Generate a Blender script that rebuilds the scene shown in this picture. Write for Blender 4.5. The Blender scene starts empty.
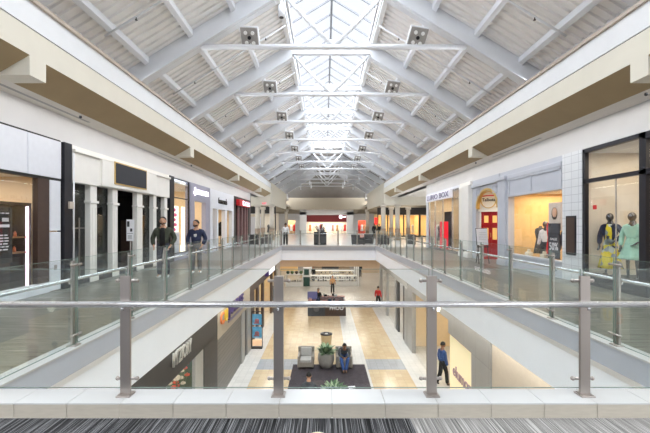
import bpy, bmesh, math, random
from mathutils import Vector, Matrix, Euler
random.seed(7)
PI = math.pi
C = bpy.context.scene.collection
sc = bpy.context.scene

SUN=21; COVE=0; GAL=150; LOWS=220; EXPO=0.25; UPL=150
# ------------------------------------------------------------------ materials
MATS = {}
def _new(name):
    m = bpy.data.materials.new(name); m.use_nodes = True
    MATS[name] = m
    return m, m.node_tree, m.node_tree.nodes['Principled BSDF']
def lin(c):
    return tuple(((v/12.92) if v <= .04045 else ((v+.055)/1.055)**2.4) for v in c[:3])
def mat(name, rgb, rough=.5, metal=0, noise=0, nscale=8, bump=0, emit=0, spec=None, stretch=None):
    """rgb in sRGB 0..1; optional procedural mottling and bump"""
    m, nt, b = _new(name)
    col = lin(rgb) + (1,)
    b.inputs['Base Color'].default_value = col
    b.inputs['Roughness'].default_value = rough
    b.inputs['Metallic'].default_value = metal
    if spec is not None: b.inputs['Specular IOR Level'].default_value = spec
    if emit:
        b.inputs['Emission Color'].default_value = col
        b.inputs['Emission Strength'].default_value = emit
    if noise or bump:
        tc = nt.nodes.new('ShaderNodeTexCoord'); mp = nt.nodes.new('ShaderNodeMapping')
        nt.links.new(tc.outputs['Object'], mp.inputs[0])
        if stretch: mp.inputs['Scale'].default_value = stretch
        n = nt.nodes.new('ShaderNodeTexNoise'); n.inputs['Scale'].default_value = nscale
        n.inputs['Detail'].default_value = 4
        nt.links.new(mp.outputs[0], n.inputs['Vector'])
        if noise:
            r = nt.nodes.new('ShaderNodeValToRGB')
            r.color_ramp.elements[0].position = .3; r.color_ramp.elements[1].position = .7
            r.color_ramp.elements[0].color = tuple(max(0, c*(1-noise)) for c in col[:3]) + (1,)
            r.color_ramp.elements[1].color = tuple(min(1, c*(1+noise)) for c in col[:3]) + (1,)
            nt.links.new(n.outputs['Fac'], r.inputs[0]); nt.links.new(r.outputs[0], b.inputs['Base Color'])
        if bump:
            bp = nt.nodes.new('ShaderNodeBump'); bp.inputs['Strength'].default_value = bump
            bp.inputs['Distance'].default_value = .01
            nt.links.new(n.outputs['Fac'], bp.inputs['Height']); nt.links.new(bp.outputs[0], b.inputs['Normal'])
    return m
def tiles(name, rgb, rgb2, mortar, tw, th, ms=.006, rough=.35, noise=.06, offset=0, axes='xy', spec=.5):
    m, nt, b = _new(name)
    tc = nt.nodes.new('ShaderNodeTexCoord')
    sep = nt.nodes.new('ShaderNodeSeparateXYZ'); com = nt.nodes.new('ShaderNodeCombineXYZ')
    nt.links.new(tc.outputs['Object'], sep.inputs[0])
    for i, a in enumerate(axes): nt.links.new(sep.outputs['xyz'.index(a)], com.inputs[i])
    br = nt.nodes.new('ShaderNodeTexBrick'); br.offset = offset; br.squash = 1
    br.inputs['Scale'].default_value = 1; br.inputs['Brick Width'].default_value = tw
    br.inputs['Row Height'].default_value = th; br.inputs['Mortar Size'].default_value = ms
    br.inputs['Color1'].default_value = lin(rgb)+(1,); br.inputs['Color2'].default_value = lin(rgb2)+(1,)
    br.inputs['Mortar'].default_value = lin(mortar)+(1,); br.inputs['Bias'].default_value = 0
    nt.links.new(com.outputs[0], br.inputs['Vector'])
    n = nt.nodes.new('ShaderNodeTexNoise'); n.inputs['Scale'].default_value = 3; n.inputs['Detail'].default_value = 5
    nt.links.new(com.outputs[0], n.inputs['Vector'])
    mx = nt.nodes.new('ShaderNodeMixRGB'); mx.blend_type = 'MULTIPLY'; mx.inputs[0].default_value = 1
    r = nt.nodes.new('ShaderNodeValToRGB')
    r.color_ramp.elements[0].color = (1-2*noise,)*3+(1,); r.color_ramp.elements[1].color = (1,1,1,1)
    nt.links.new(n.outputs['Fac'], r.inputs[0]); nt.links.new(br.outputs['Color'], mx.inputs[1])
    nt.links.new(r.outputs[0], mx.inputs[2]); nt.links.new(mx.outputs[0], b.inputs['Base Color'])
    b.inputs['Roughness'].default_value = rough; b.inputs['Specular IOR Level'].default_value = spec
    return m
def glass(name, tint=(.93,.97,.95), refl=.10, rough=.0):
    m = bpy.data.materials.new(name); m.use_nodes = True; MATS[name] = m
    nt = m.node_tree; nt.nodes.clear()
    out = nt.nodes.new('ShaderNodeOutputMaterial'); mix = nt.nodes.new('ShaderNodeMixShader')
    t = nt.nodes.new('ShaderNodeBsdfTransparent'); t.inputs[0].default_value = tint+(1,)
    g = nt.nodes.new('ShaderNodeBsdfGlossy'); g.inputs['Roughness'].default_value = rough
    g.inputs['Color'].default_value = (.9,.95,.95,1)
    fr = nt.nodes.new('ShaderNodeLayerWeight'); fr.inputs[0].default_value = .25
    mu = nt.nodes.new('ShaderNodeMath'); mu.operation = 'MULTIPLY_ADD'
    mu.inputs[1].default_value = .09; mu.inputs[2].default_value = refl*.12
    nt.links.new(fr.outputs['Fresnel'], mu.inputs[0]); nt.links.new(mu.outputs[0], mix.inputs[0])
    nt.links.new(t.outputs[0], mix.inputs[1]); nt.links.new(g.outputs[0], mix.inputs[2])
    nt.links.new(mix.outputs[0], out.inputs[0])
    return m

def stripes(name, stops, fx, fy, rough=.95, bumpy=False, detail=2):
    """streaky carpet: noise stretched in one direction through a ramp"""
    m, nt, b = _new(name)
    tc = nt.nodes.new('ShaderNodeTexCoord'); mp = nt.nodes.new('ShaderNodeMapping')
    mp.inputs['Scale'].default_value = (fx, fy, 0)
    nt.links.new(tc.outputs['Object'], mp.inputs[0])
    n = nt.nodes.new('ShaderNodeTexNoise'); n.inputs['Scale'].default_value = 1; n.inputs['Detail'].default_value = detail
    nt.links.new(mp.outputs[0], n.inputs['Vector'])
    r = nt.nodes.new('ShaderNodeValToRGB'); cr = r.color_ramp
    while len(cr.elements) < len(stops): cr.elements.new(.5)
    for e, (p, c) in zip(cr.elements, stops): e.position = p; e.color = lin(c)+(1,)
    nt.links.new(n.outputs['Fac'], r.inputs[0]); nt.links.new(r.outputs[0], b.inputs['Base Color'])
    b.inputs['Roughness'].default_value = rough; b.inputs['Specular IOR Level'].default_value = .3
    return m

columnm = mat('cream_column', (.82,.79,.74), .6, noise=.03)
sleevem = mat('tan_stone', (.60,.53,.46), .5, noise=.12, nscale=6)
white   = mat('white_paint', (.90,.905,.915), .5, noise=.02, nscale=2)
steelw  = mat('white_steel', (.87,.88,.90), .4, noise=.02, nscale=3)
deckm   = mat('white_metal_deck', (.945,.94,.935), .5, noise=.05, nscale=1.5)
darkdeck= mat('dimmed_deck', (.52,.51,.50), .7, noise=.08, nscale=1)  # far roof deck, dimmer light beyond the skylight put into its colour
cream   = mat('cream_plaster', (.875,.855,.80), .7, noise=.02, nscale=2)
tan     = mat('tan_soffit', (.66,.585,.46), .8, noise=.03, nscale=2)
trimb   = mat('beige_trim', (.76,.71,.66), .6, noise=.03)
ceilm   = mat('cream_ceiling', (.88,.86,.83), .8, noise=.02, nscale=2)
wallm   = mat('warm_white_wall', (.84,.84,.845), .75, noise=.015, nscale=2)
greym   = mat('grey_panel', (.69,.71,.75), .35, noise=.02, nscale=2)
fasc    = mat('white_fascia', (.945,.96,.985), .45, noise=.015, nscale=2)
beigeb  = mat('beige_bulkhead', (.82,.73,.62), .7, noise=.03)
ltaupe  = mat('taupe_lintel', (.66,.62,.55), .7, noise=.04)
darkm   = mat('dark_metal', (.13,.13,.16), .35, metal=.2, noise=.08)
black   = mat('black_paint', (.07,.07,.08), .4, noise=.1)
charc   = mat('charcoal_panel', (.19,.185,.19), .45, noise=.08, nscale=2)
steel   = mat('brushed_stainless', (.66,.63,.61), .32, metal=.85, noise=.05, nscale=6, stretch=(1,1,.05))
steelr  = mat('polished_rail', (.80,.80,.81), .25, metal=.8, noise=.02)
curbt   = mat('curb_top_tile', (.74,.74,.74), .3, noise=.02, nscale=5)
curbf   = mat('curb_face_tile', (.70,.67,.62), .4, noise=.05, nscale=9, stretch=(1,1,6))
grout   = mat('grout', (.60,.57,.53), .9, noise=.05)
gl_rail = glass('railing_glass', (.965,.985,.978), .12)
gl_edge = mat('glass_edge', (.50,.57,.54), .15, noise=.02)
gl_shop = glass('shop_glass', (.98,.985,.985), .10)
gl_sky  = glass('skylight_glass', (.97,.985,1.0), .05)
carpetd = stripes('dark_striped_carpet', [(.38,(.05,.05,.055)),(.45,(.20,.20,.21)),(.50,(.10,.10,.11)),(.56,(.52,.52,.53)),(.63,(.10,.10,.11))], 105, .8)
carpetl = stripes('light_striped_carpet', [(.38,(.36,.36,.35)),(.47,(.58,.57,.56)),(.54,(.44,.43,.42)),(.62,(.70,.69,.68))], 105, .9)
gallf   = stripes('gallery_floor', [(.34,(.31,.305,.28)),(.46,(.46,.455,.43)),(.56,(.36,.355,.33)),(.68,(.58,.57,.54))], 1.0, 13, rough=.34, detail=4)
farfl   = tiles('far_floor_tile', (.93,.93,.93), (.90,.90,.90), (.80,.80,.80), .6, .6, .006, .2)
tilew   = tiles('white_wall_tile', (.86,.87,.885), (.88,.89,.90), (.74,.75,.77), .3, .22, .008, .35, .02, axes='yz')
lowfl   = None
pillarw = mat('pilaster_white', (.93,.92,.90), .5, noise=.02, nscale=3)
greyp   = mat('grey_pilaster', (.73,.745,.785), .5, noise=.03, nscale=2)
swgrey  = mat('lilac_grey_facade', (.60,.60,.67), .4, noise=.04)
facew   = mat('white_facade', (.88,.89,.92), .5, noise=.02)
stone   = tiles('grey_stone', (.66,.655,.65), (.62,.615,.61), (.50,.50,.50), .9, 1.3, .006, .35, .08, axes='yz')
warmw   = mat('warm_shop_wall', (.93,.84,.70), .8, noise=.03)
goldw   = mat('gold_shop_wall', (.92,.78,.54), .8, noise=.05)
creamw  = mat('cream_shop_wall', (.90,.86,.80), .8, noise=.03)
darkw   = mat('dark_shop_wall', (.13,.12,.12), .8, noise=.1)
shopfl  = mat('shop_floor', (.62,.56,.50), .4, noise=.05)
woodm   = mat('oak_shelf', (.72,.55,.38), .5, noise=.15, nscale=4, stretch=(1,8,8))
redd    = mat('red_door_paint', (.68,.06,.09), .35, noise=.05)
redm    = mat('red_panel', (.80,.10,.14), .5, noise=.05)
maroon  = mat('maroon_panel', (.45,.09,.12), .5, noise=.08)
goldf   = mat('gold_leaf', (.85,.72,.45), .35, metal=.5, noise=.05)
lamp_w  = mat('lit_white', (1,.97,.90), .5, emit=1.4)
lamp_y  = mat('lit_warm', (1,.88,.68), .5, emit=1.2)
lamp_pk = mat('lit_pink', (1,.85,.93), .5, emit=3)
lit_sign= mat('lit_sign_white', (1,.95,1), .5, emit=1.6)
lit_red = mat('lit_red', (.95,.18,.15), .5, emit=1.0)
lit_amb = mat('lit_poster', (.80,.90,.95), .5, emit=.6)
plate   = mat('grey_lamp_plate', (.63,.62,.61), .4, metal=.3, noise=.05)
lens    = mat('lamp_lens', (.93,.93,.93), .2, noise=.03)
tweed   = mat('taupe_upholstery', (.60,.57,.54), .9, noise=.12, nscale=40, bump=.2)
pillow  = mat('grey_cushion', (.70,.69,.68), .9, noise=.08, nscale=30, bump=.2)
chard   = mat('charcoal_upholstery', (.30,.29,.29), .9, noise=.12, nscale=30)
concrete= mat('grey_planter', (.62,.605,.59), .6, noise=.08, nscale=5)
soil    = mat('soil', (.20,.15,.11), .95, noise=.3)
leafg   = mat('leaf_green', (.32,.44,.30), .6, noise=.3, nscale=12)
leafv   = mat('leaf_pale_green', (.62,.70,.56), .6, noise=.3, nscale=20)
rugm    = stripes('dark_rug', [(.35,(.20,.18,.20)),(.5,(.29,.26,.28)),(.65,(.24,.22,.24))], 3, 40, detail=3)
navy    = mat('navy_cloth', (.12,.15,.26), .85, noise=.12, nscale=15)
olive   = mat('olive_cloth', (.22,.24,.19), .8, noise=.15, nscale=12)
blackc  = mat('black_cloth', (.07,.07,.075), .9, noise=.15, nscale=15)
greyc   = mat('grey_cloth', (.42,.42,.43), .9, noise=.15, nscale=15)
dgreyc  = mat('dark_grey_cloth', (.27,.28,.30), .9, noise=.15, nscale=15)
denim   = mat('blue_denim', (.18,.31,.55), .85, noise=.15, nscale=20)
ddenim  = mat('dark_denim', (.20,.21,.26), .85, noise=.15, nscale=20)
whitec  = mat('white_cloth', (.88,.88,.88), .85, noise=.06, nscale=15)
pinkc   = mat('dusty_pink_cloth', (.75,.58,.56), .85, noise=.1, nscale=15)
redc    = mat('red_cloth', (.85,.16,.16), .8, noise=.1, nscale=10)
mint    = mat('mint_satin', (.62,.80,.72), .45, noise=.08, nscale=5)
skinm   = mat('skin', (.76,.58,.47), .55, noise=.06, nscale=10)
skind   = mat('skin_brown', (.58,.42,.33), .55, noise=.06, nscale=10)
lipm    = mat('lips', (.62,.38,.34), .5, noise=.05)
eyem    = mat('eye_white', (.92,.92,.90), .2, noise=.02)
hairm   = mat('black_hair', (.06,.05,.05), .6, noise=.3, nscale=30)
shoew   = mat('white_shoe', (.88,.88,.88), .5, noise=.04)
shoek   = mat('black_shoe', (.06,.06,.06), .4, noise=.1)
chromem = mat('mannequin_chrome', (.42,.42,.44), .2, metal=.9, noise=.05)
orangef = mat('orange_petal', (.95,.30,.18), .6, noise=.15, nscale=20)
ivoryf  = mat('ivory_petal', (.90,.86,.78), .6, noise=.1, nscale=20)
bluep   = mat('blue_poster', (.35,.62,.78), .5, noise=.25, nscale=6)
greeng  = mat('green_shop_wall', (.33,.42,.33), .7, noise=.15, nscale=3)
purple  = mat('purple_letters', (.25,.18,.42), .4, noise=.05)
yellowl = mat('yellow_letters', (.88,.74,.22), .4, noise=.05)
orangel = mat('orange_letters', (.88,.50,.28), .4, noise=.05)
browns  = mat('brown_panel', (.27,.20,.17), .5, noise=.1)
darkgrn = mat('dark_green_panel', (.10,.28,.25), .5, noise=.1)
lettgrey= mat('grey_letters', (.72,.72,.71), .4, metal=.2, noise=.04)
lettdark= mat('dark_letters', (.20,.17,.17), .5, noise=.05)
lavl    = mat('lavender_letters', (.52,.50,.62), .4, noise=.05)
boardw  = mat('board_white', (.90,.90,.92), .5, noise=.03)
binm    = mat('tan_bin', (.82,.74,.60), .5, noise=.05)

def lower_floor_material():
    m, nt, b = _new('lower_floor_tile')
    tc = nt.nodes.new('ShaderNodeTexCoord'); sep = nt.nodes.new('ShaderNodeSeparateXYZ')
    nt.links.new(tc.outputs['Object'], sep.inputs[0])
    def brick(c1, c2, mo, w, h):
        br = nt.nodes.new('ShaderNodeTexBrick'); br.offset = 0
        br.inputs['Scale'].default_value = 1; br.inputs['Brick Width'].default_value = w; br.inputs['Row Height'].default_value = h
        br.inputs['Mortar Size'].default_value = .006
        for k, c in (('Color1',c1),('Color2',c2),('Mortar',mo)): br.inputs[k].default_value = lin(c)+(1,)
        nt.links.new(tc.outputs['Object'], br.inputs['Vector']); return br
    tanb = brick((.84,.755,.62), (.80,.70,.57), (.74,.66,.55), .3, .3)
    whb = brick((.85,.84,.83), (.82,.81,.80), (.73,.73,.73), .3, .3)
    gyb = brick((.68,.69,.71), (.65,.66,.68), (.58,.59,.6), .3, .3)
    def rng(axis, a, c):
        g = nt.nodes.new('ShaderNodeMath'); g.operation = 'GREATER_THAN'; g.inputs[1].default_value = a
        l = nt.nodes.new('ShaderNodeMath'); l.operation = 'LESS_THAN'; l.inputs[1].default_value = c
        nt.links.new(sep.outputs[axis], g.inputs[0]); nt.links.new(sep.outputs[axis], l.inputs[0])
        mu = nt.nodes.new('ShaderNodeMath'); mu.operation = 'MULTIPLY'
        nt.links.new(g.outputs[0], mu.inputs[0]); nt.links.new(l.outputs[0], mu.inputs[1]); return mu
    def mn(a, b_, op='MULTIPLY'):
        mu = nt.nodes.new('ShaderNodeMath'); mu.operation = op
        nt.links.new(a.outputs[0], mu.inputs[0]); nt.links.new(b_.outputs[0], mu.inputs[1]); return mu
    def mix(f, a, c):
        mx = nt.nodes.new('ShaderNodeMixRGB'); nt.links.new(f.outputs[0], mx.inputs[0])
        nt.links.new(a.outputs[0], mx.inputs[1]); nt.links.new(c.outputs[0], mx.inputs[2]); return mx
    outer = mn(rng(0,-9,-3.3), rng(0,3.35,9), 'MAXIMUM')
    strip = rng(0,.75,1.65)
    far = rng(1, 30, 80)
    col = mix(mn(mn(outer, strip, 'MAXIMUM'), rng(1,31,45), 'MAXIMUM'), tanb, whb)
    cross = mn(rng(1,16.7,18.0), mn(rng(0,1.65,3.35), rng(0,-3.3,-1.2), 'MAXIMUM'))
    col = mix(cross, col, gyb)
    n = nt.nodes.new('ShaderNodeTexNoise'); n.inputs['Scale'].default_value = 2.5; n.inputs['Detail'].default_value = 5
    nt.links.new(tc.outputs['Object'], n.inputs['Vector'])
    r = nt.nodes.new('ShaderNodeValToRGB'); r.color_ramp.elements[0].color = (.86,.86,.86,1)
    nt.links.new(n.outputs['Fac'], r.inputs[0])
    mx = nt.nodes.new('ShaderNodeMixRGB'); mx.blend_type = 'MULTIPLY'; mx.inputs[0].default_value = 1
    nt.links.new(col.outputs[0], mx.inputs[1]); nt.links.new(r.outputs[0], mx.inputs[2])
    nt.links.new(mx.outputs[0], b.inputs['Base Color']); b.inputs['Roughness'].default_value = .18
    return m
lowfl = lower_floor_material()

def floral_material():
    m, nt, b = _new('yellow_floral_cloth')
    tc = nt.nodes.new('ShaderNodeTexCoord'); v = nt.nodes.new('ShaderNodeTexVoronoi'); v.inputs['Scale'].default_value = 9
    nt.links.new(tc.outputs['Object'], v.inputs['Vector'])
    sp = nt.nodes.new('ShaderNodeSeparateXYZ'); nt.links.new(v.outputs['Color'], sp.inputs[0])
    r = nt.nodes.new('ShaderNodeValToRGB'); r.color_ramp.interpolation = 'CONSTANT'
    cols = [(0,(.88,.80,.16)),(.42,(.55,.60,.62)),(.6,(.90,.84,.30)),(.78,(.75,.78,.76)),(.9,(.16,.20,.32))]
    while len(r.color_ramp.elements) < len(cols): r.color_ramp.elements.new(.5)
    for e,(p,c) in zip(r.color_ramp.elements, cols): e.position = p; e.color = lin(c)+(1,)
    nt.links.new(sp.outputs[0], r.inputs[0]); nt.links.new(r.outputs[0], b.inputs['Base Color'])
    b.inputs['Roughness'].default_value = .7
    return m
floral = floral_material()

# ------------------------------------------------------------------ mesh helpers
class MB:
    def __init__(s, o=(0,0,0)):
        s.bm = bmesh.new(); s.o = Vector(o); s.mats = []; s.cur = 0
    def mat(s, m):
        if m not in s.mats: s.mats.append(m)
        s.cur = s.mats.index(m); return s
    def face(s, vs, smooth=False):
        try:
            f = s.bm.faces.new(vs); f.material_index = s.cur; f.smooth = smooth; return f
        except ValueError: return None
    def v(s, p): return s.bm.verts.new(Vector(p)-s.o)
    def box(s, x0,x1,y0,y1,z0,z1, bev=0):
        if x0>x1: x0,x1=x1,x0
        if y0>y1: y0,y1=y1,y0
        if z0>z1: z0,z1=z1,z0
        p=[s.v(q) for q in ((x0,y0,z0),(x1,y0,z0),(x1,y1,z0),(x0,y1,z0),(x0,y0,z1),(x1,y0,z1),(x1,y1,z1),(x0,y1,z1))]
        fs=[s.face([p[i] for i in q]) for q in ((3,2,1,0),(4,5,6,7),(0,1,5,4),(1,2,6,5),(2,3,7,6),(3,0,4,7))]
        if bev:
            es={e for f in fs for e in f.edges}
            bmesh.ops.bevel(s.bm, geom=list(es), offset=bev, segments=2, affect='EDGES', profile=.5, material=-1)
        return s
    def obox(s, c, size, rot=(0,0,0), bev=0):
        M = Euler(rot).to_matrix(); hx,hy,hz=[q/2 for q in size]; c=Vector(c)
        p=[s.v(c+M@Vector(q)) for q in ((-hx,-hy,-hz),(hx,-hy,-hz),(hx,hy,-hz),(-hx,hy,-hz),(-hx,-hy,hz),(hx,-hy,hz),(hx,hy,hz),(-hx,hy,hz))]
        fs=[s.face([p[i] for i in q]) for q in ((3,2,1,0),(4,5,6,7),(0,1,5,4),(1,2,6,5),(2,3,7,6),(3,0,4,7))]
        if bev:
            es={e for f in fs for e in f.edges}
            bmesh.ops.bevel(s.bm, geom=list(es), offset=bev, segments=2, affect='EDGES', profile=.5, material=-1)
        return s
    def beam(s, a, b, w, h):
        """box bar from a to b, w wide sideways, h deep in the upright plane"""
        a=Vector(a); b=Vector(b); d=(b-a).normalized()
        side=d.cross(Vector((0,0,1)))
        side = side.normalized() if side.length>1e-4 else Vector((1,0,0))
        up=side.cross(d).normalized()
        ring=lambda c:[s.v(c+side*(i*w/2)+up*(j*h/2)) for i,j in ((-1,-1),(1,-1),(1,1),(-1,1))]
        r0=ring(a); r1=ring(b)
        s.face(r0[::-1]); s.face(r1)
        for i in range(4): s.face([r0[i],r0[(i+1)%4],r1[(i+1)%4],r1[i]])
        return s
    def cyl(s, a, b, r, r2=None, seg=12, cap=True):
        a=Vector(a); b=Vector(b); r2=r if r2 is None else r2; d=(b-a).normalized()
        t=Vector((1,0,0)) if abs(d.x)<.9 else Vector((0,1,0)); e1=d.cross(t).normalized(); e2=d.cross(e1)
        def ring(c,rr): return [s.v(c+(e1*math.cos(2*PI*i/seg)+e2*math.sin(2*PI*i/seg))*rr) for i in range(seg)]
        r0=ring(a,r); r1=ring(b,r2)
        for i in range(seg): s.face([r0[i],r1[i],r1[(i+1)%seg],r0[(i+1)%seg]], True)
        if cap: s.face(r0); s.face(r1[::-1])
        return s
    def prism(s, pts, axis, a, b):
        """polygon pts (2D) extruded along axis from a to b"""
        def mk(p,t):
            if axis=='y': return (p[0],t,p[1])
            if axis=='x': return (t,p[0],p[1])
            return (p[0],p[1],t)
        r0=[s.v(mk(p,a)) for p in pts]; r1=[s.v(mk(p,b)) for p in pts]
        n=len(pts)
        s.face(r0[::-1]); s.face(r1)
        for i in range(n): s.face([r0[i],r0[(i+1)%n],r1[(i+1)%n],r1[i]])
        return s
    def lathe(s, c, prof, seg=20, sx=1, sy=1, wob=0, nw=0, ph=0, cap=True):
        c=Vector(c); rings=[]
        for k,(r,z) in enumerate(prof):
            amp = wob*(1-k/max(1,len(prof)-1)) if wob else 0
            rings.append([s.v(c+Vector((math.cos(2*PI*i/seg)*r*sx*(1+amp*math.sin(nw*2*PI*i/seg+ph)), math.sin(2*PI*i/seg)*r*sy*(1+amp*math.sin(nw*2*PI*i/seg+ph)), z))) for i in range(seg)])
        for a,b in zip(rings,rings[1:]):
            for i in range(seg): s.face([a[i],a[(i+1)%seg],b[(i+1)%seg],b[i]], True)
        if cap:
            s.face(rings[0][::-1]); s.face(rings[-1])
        return s
    def ball(s, c, r, sx=1, sy=1, sz=1, seg=12, rings=8):
        prof=[]
        for k in range(1,rings): 
            a=-PI/2+PI*k/rings; prof.append((r*math.cos(a), r*sz*math.sin(a)))
        return s.lathe(c, prof, seg, sx, sy)
    def merge(s, me, M=None):
        """add another mesh datablock (single current material)"""
        M = M or Matrix()
        vs=[s.bm.verts.new((M@v.co)-s.o) for v in me.vertices]
        for p in me.polygons:
            f=s.face([vs[i] for i in p.vertices], p.use_smooth)
        return s
    def build(s, name, m=None, parent=None, smooth=False):
        bmesh.ops.recalc_face_normals(s.bm, faces=s.bm.faces[:])
        me=bpy.data.meshes.new(name); s.bm.to_mesh(me); s.bm.free()
        ms = s.mats if s.mats else [m]
        for q in ms: me.materials.append(q)
        if smooth:
            for p in me.polygons: p.use_smooth=True
        o=bpy.data.objects.new(name, me); C.objects.link(o)
        if parent is not None: o.parent=parent
        return o
def thing(name, label, cat, loc=(0,0,0), rz=0, group=None):
    o=bpy.data.objects.new(name, None); C.objects.link(o); o.empty_display_size=.1
    o.location=loc; o.rotation_euler=(0,0,rz); o['label']=label; o['category']=cat
    if group: o['group']=group
    return o
def tag(o, label, cat, group=None, kind=None):
    o['label']=label; o['category']=cat
    if group: o['group']=group
    if kind: o['kind']=kind
    return o
def struct(o, label=None):
    o['kind']='structure'
    if label: o['label']=label
    return o
def dup(root, loc, rz=None, label=None, group=None):
    r=root.copy(); C.objects.link(r); r.location=loc
    if rz is not None: r.rotation_euler=(0,0,rz)
    if label: r['label']=label
    if group: r['group']=group
    for ch in list(root.children):
        c=ch.copy(); C.objects.link(c); c.parent=r
        for g in list(ch.children):
            d=g.copy(); C.objects.link(d); d.parent=c
    return r
def text_mesh(txt, size, depth=.02, sx=1):
    cu=bpy.data.curves.new('t','FONT'); cu.body=txt; cu.size=size; cu.extrude=depth/2
    cu.align_x='CENTER'; cu.align_y='CENTER'; cu.resolution_u=3; cu.offset=size*.012
    ob=bpy.data.objects.new('t',cu); C.objects.link(ob)
    dg=bpy.context.evaluated_depsgraph_get(); me=bpy.data.meshes.new_from_object(ob.evaluated_get(dg))
    bpy.data.objects.remove(ob)
    return me
def letters(name, txt, size, m, loc, facing, parent=None, depth=.02, sx=1, o=(0,0,0), length=None, label=None):
    """facing: '-x' (on right wall, faces the hall), '+x' (left wall), '-y', or radians about z (0 faces -y)"""
    me=text_mesh(txt,size,depth)
    if length:
        xs=[v.co.x for v in me.vertices]; sx=length/(max(xs)-min(xs))
    rz={'-y':0,'+x':PI/2,'-x':-PI/2}.get(facing,facing)
    M=Matrix.Translation(Vector(loc))@Matrix.Rotation(rz,4,'Z')@Matrix.Rotation(PI/2,4,'X')@Matrix.Diagonal((sx,1,1,1))
    b=MB(o); b.merge(me,M); ob=b.build(name,m,parent)
    if label: ob['label']=label
    bpy.data.meshes.remove(me)
    return ob
def skin(verts, edges, radii, root=0, sub=1):
    me=bpy.data.meshes.new('sk'); me.from_pydata([tuple(v) for v in verts],edges,[])
    ob=bpy.data.objects.new('sk',me); C.objects.link(ob)
    md=ob.modifiers.new('s','SKIN'); md.use_smooth_shade=True
    if not me.skin_vertices: me.skin_vertices.new()
    for i,r in enumerate(radii):
        rr=r if isinstance(r,tuple) else (r,r)
        me.skin_vertices[0].data[i].radius=rr
        me.skin_vertices[0].data[i].use_root=(i==root)
    ss=ob.modifiers.new('u','SUBSURF'); ss.levels=sub; ss.render_levels=sub
    dg=bpy.context.evaluated_depsgraph_get(); dg.update()
    out=bpy.data.meshes.new_from_object(ob.evaluated_get(dg))
    bpy.data.objects.remove(ob)
    return out

# ------------------------------------------------------------------ key dimensions (metres, hall centre line at x = 0)
CX   = -.25          # camera stands a little left of the centre line
EYE  = 1.6
UR   = 3.31          # railing lines of the void
UW   = 6.73          # shopfront planes
UB   = 5.55          # roof beam face
ZC   = 4.275         # gallery ceiling
YN, YF = 3.28, 26.5  # near and far railing
LOW  = -4.8          # lower floor
Y0, Y1 = -18, 37.3    # extent of the side beams
YT0, TS = 11.1, 4.08 # first visible truss and truss spacing
def RD(u): return 6.33+.615*(5.55-u)
US = 1.57            # skylight half width

# ================================================================== UPPER FLOORS, FASCIA
struct(MB().box(-12,.45,-18,3.13,-.9,0).build('floor', carpetd), 'dark grey striped carpet at the near landing')
struct(MB().box(.45,12,-18,3.13,-.9,0).build('floor', carpetl), 'light grey striped carpet at the near landing')
for s,nm in ((-1,'left'),(1,'right')):
    x0,x1=sorted((s*3.45,s*12))
    struct(MB().box(x0,x1,3.13,26.3,-.9,0).build('floor', gallf), 'grey streaked gallery floor on the %s'%nm)
struct(MB().box(-16,16,26.72,66,-.9,0).build('floor', farfl), 'pale tiled floor of the far hall')
for s in (-1,1):
    x0,x1=sorted((s*3.45,s*16))
    struct(MB().box(x0,x1,26.3,26.72,-.9,0).build('floor', farfl))
# curbs
def curb_near():
    b=MB(); w=.437; x=-.192-8*w
    b.mat(grout); b.box(-3.44,3.44,3.15,3.39,0,.118)
    while x<3.44:
        a=max(x+.002,-3.44); c=min(x+w-.002,3.44)
        if c>a+.02:
            b.mat(curbt); b.box(a,c,3.128,3.40,.112,.124,.0015)
            b.mat(curbf); b.box(a,c,3.13,3.15,.0,.110,.0015)
        x+=w
    return struct(b.build('trim_1'), 'low beige tiled curb with a white top under the near railing')
curb_near()
k=2
for s in (-1,1):
    # curb, upper grey lip and lower white fascia, one profile each
    P=lambda u: s*u
    b=MB(); b.prism([(P(3.45),0),(P(3.45),.12),(P(3.225),.12),(P(3.225),.10),(P(3.4),.10),(P(3.4),0)],'y',3.40,26.3)
    struct(b.build('trim_%d'%k, curbt)); k+=1
    b=MB(); b.prism([(P(3.40),.10),(P(3.235),.10),(P(3.235),-.17),(P(3.40),-.17)],'y',3.40,26.42)
    struct(b.build('trim_%d'%k, greym)); k+=1
    b=MB(); b.prism([(P(3.47),-.17),(P(3.235),-.17),(P(3.28),-.27),(P(3.28),-.93),(P(3.47),-.93)],'y',3.40,26.52)
    struct(b.build('trim_%d'%k, fasc)); k+=1
struct(MB().box(-3.45,3.45,26.3,26.72,0,.12).build('trim_%d'%k, curbt)); k+=1
struct(MB().box(-3.47,3.47,26.42,26.72,-.24,0).build('trim_%d'%k, greym)); k+=1
struct(MB().box(-3.47,3.47,26.50,26.72,-.93,-.24).build('trim_%d'%k, fasc)); k+=1
struct(MB().box(-3.47,3.47,27.2,27.4,-1.45,-.92).build('trim_%d'%k, beigeb)); k+=1
struct(MB().box(-3.47,3.47,3.13,3.40,-.93,0).build('trim_%d'%k, fasc)); k+=1

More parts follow.
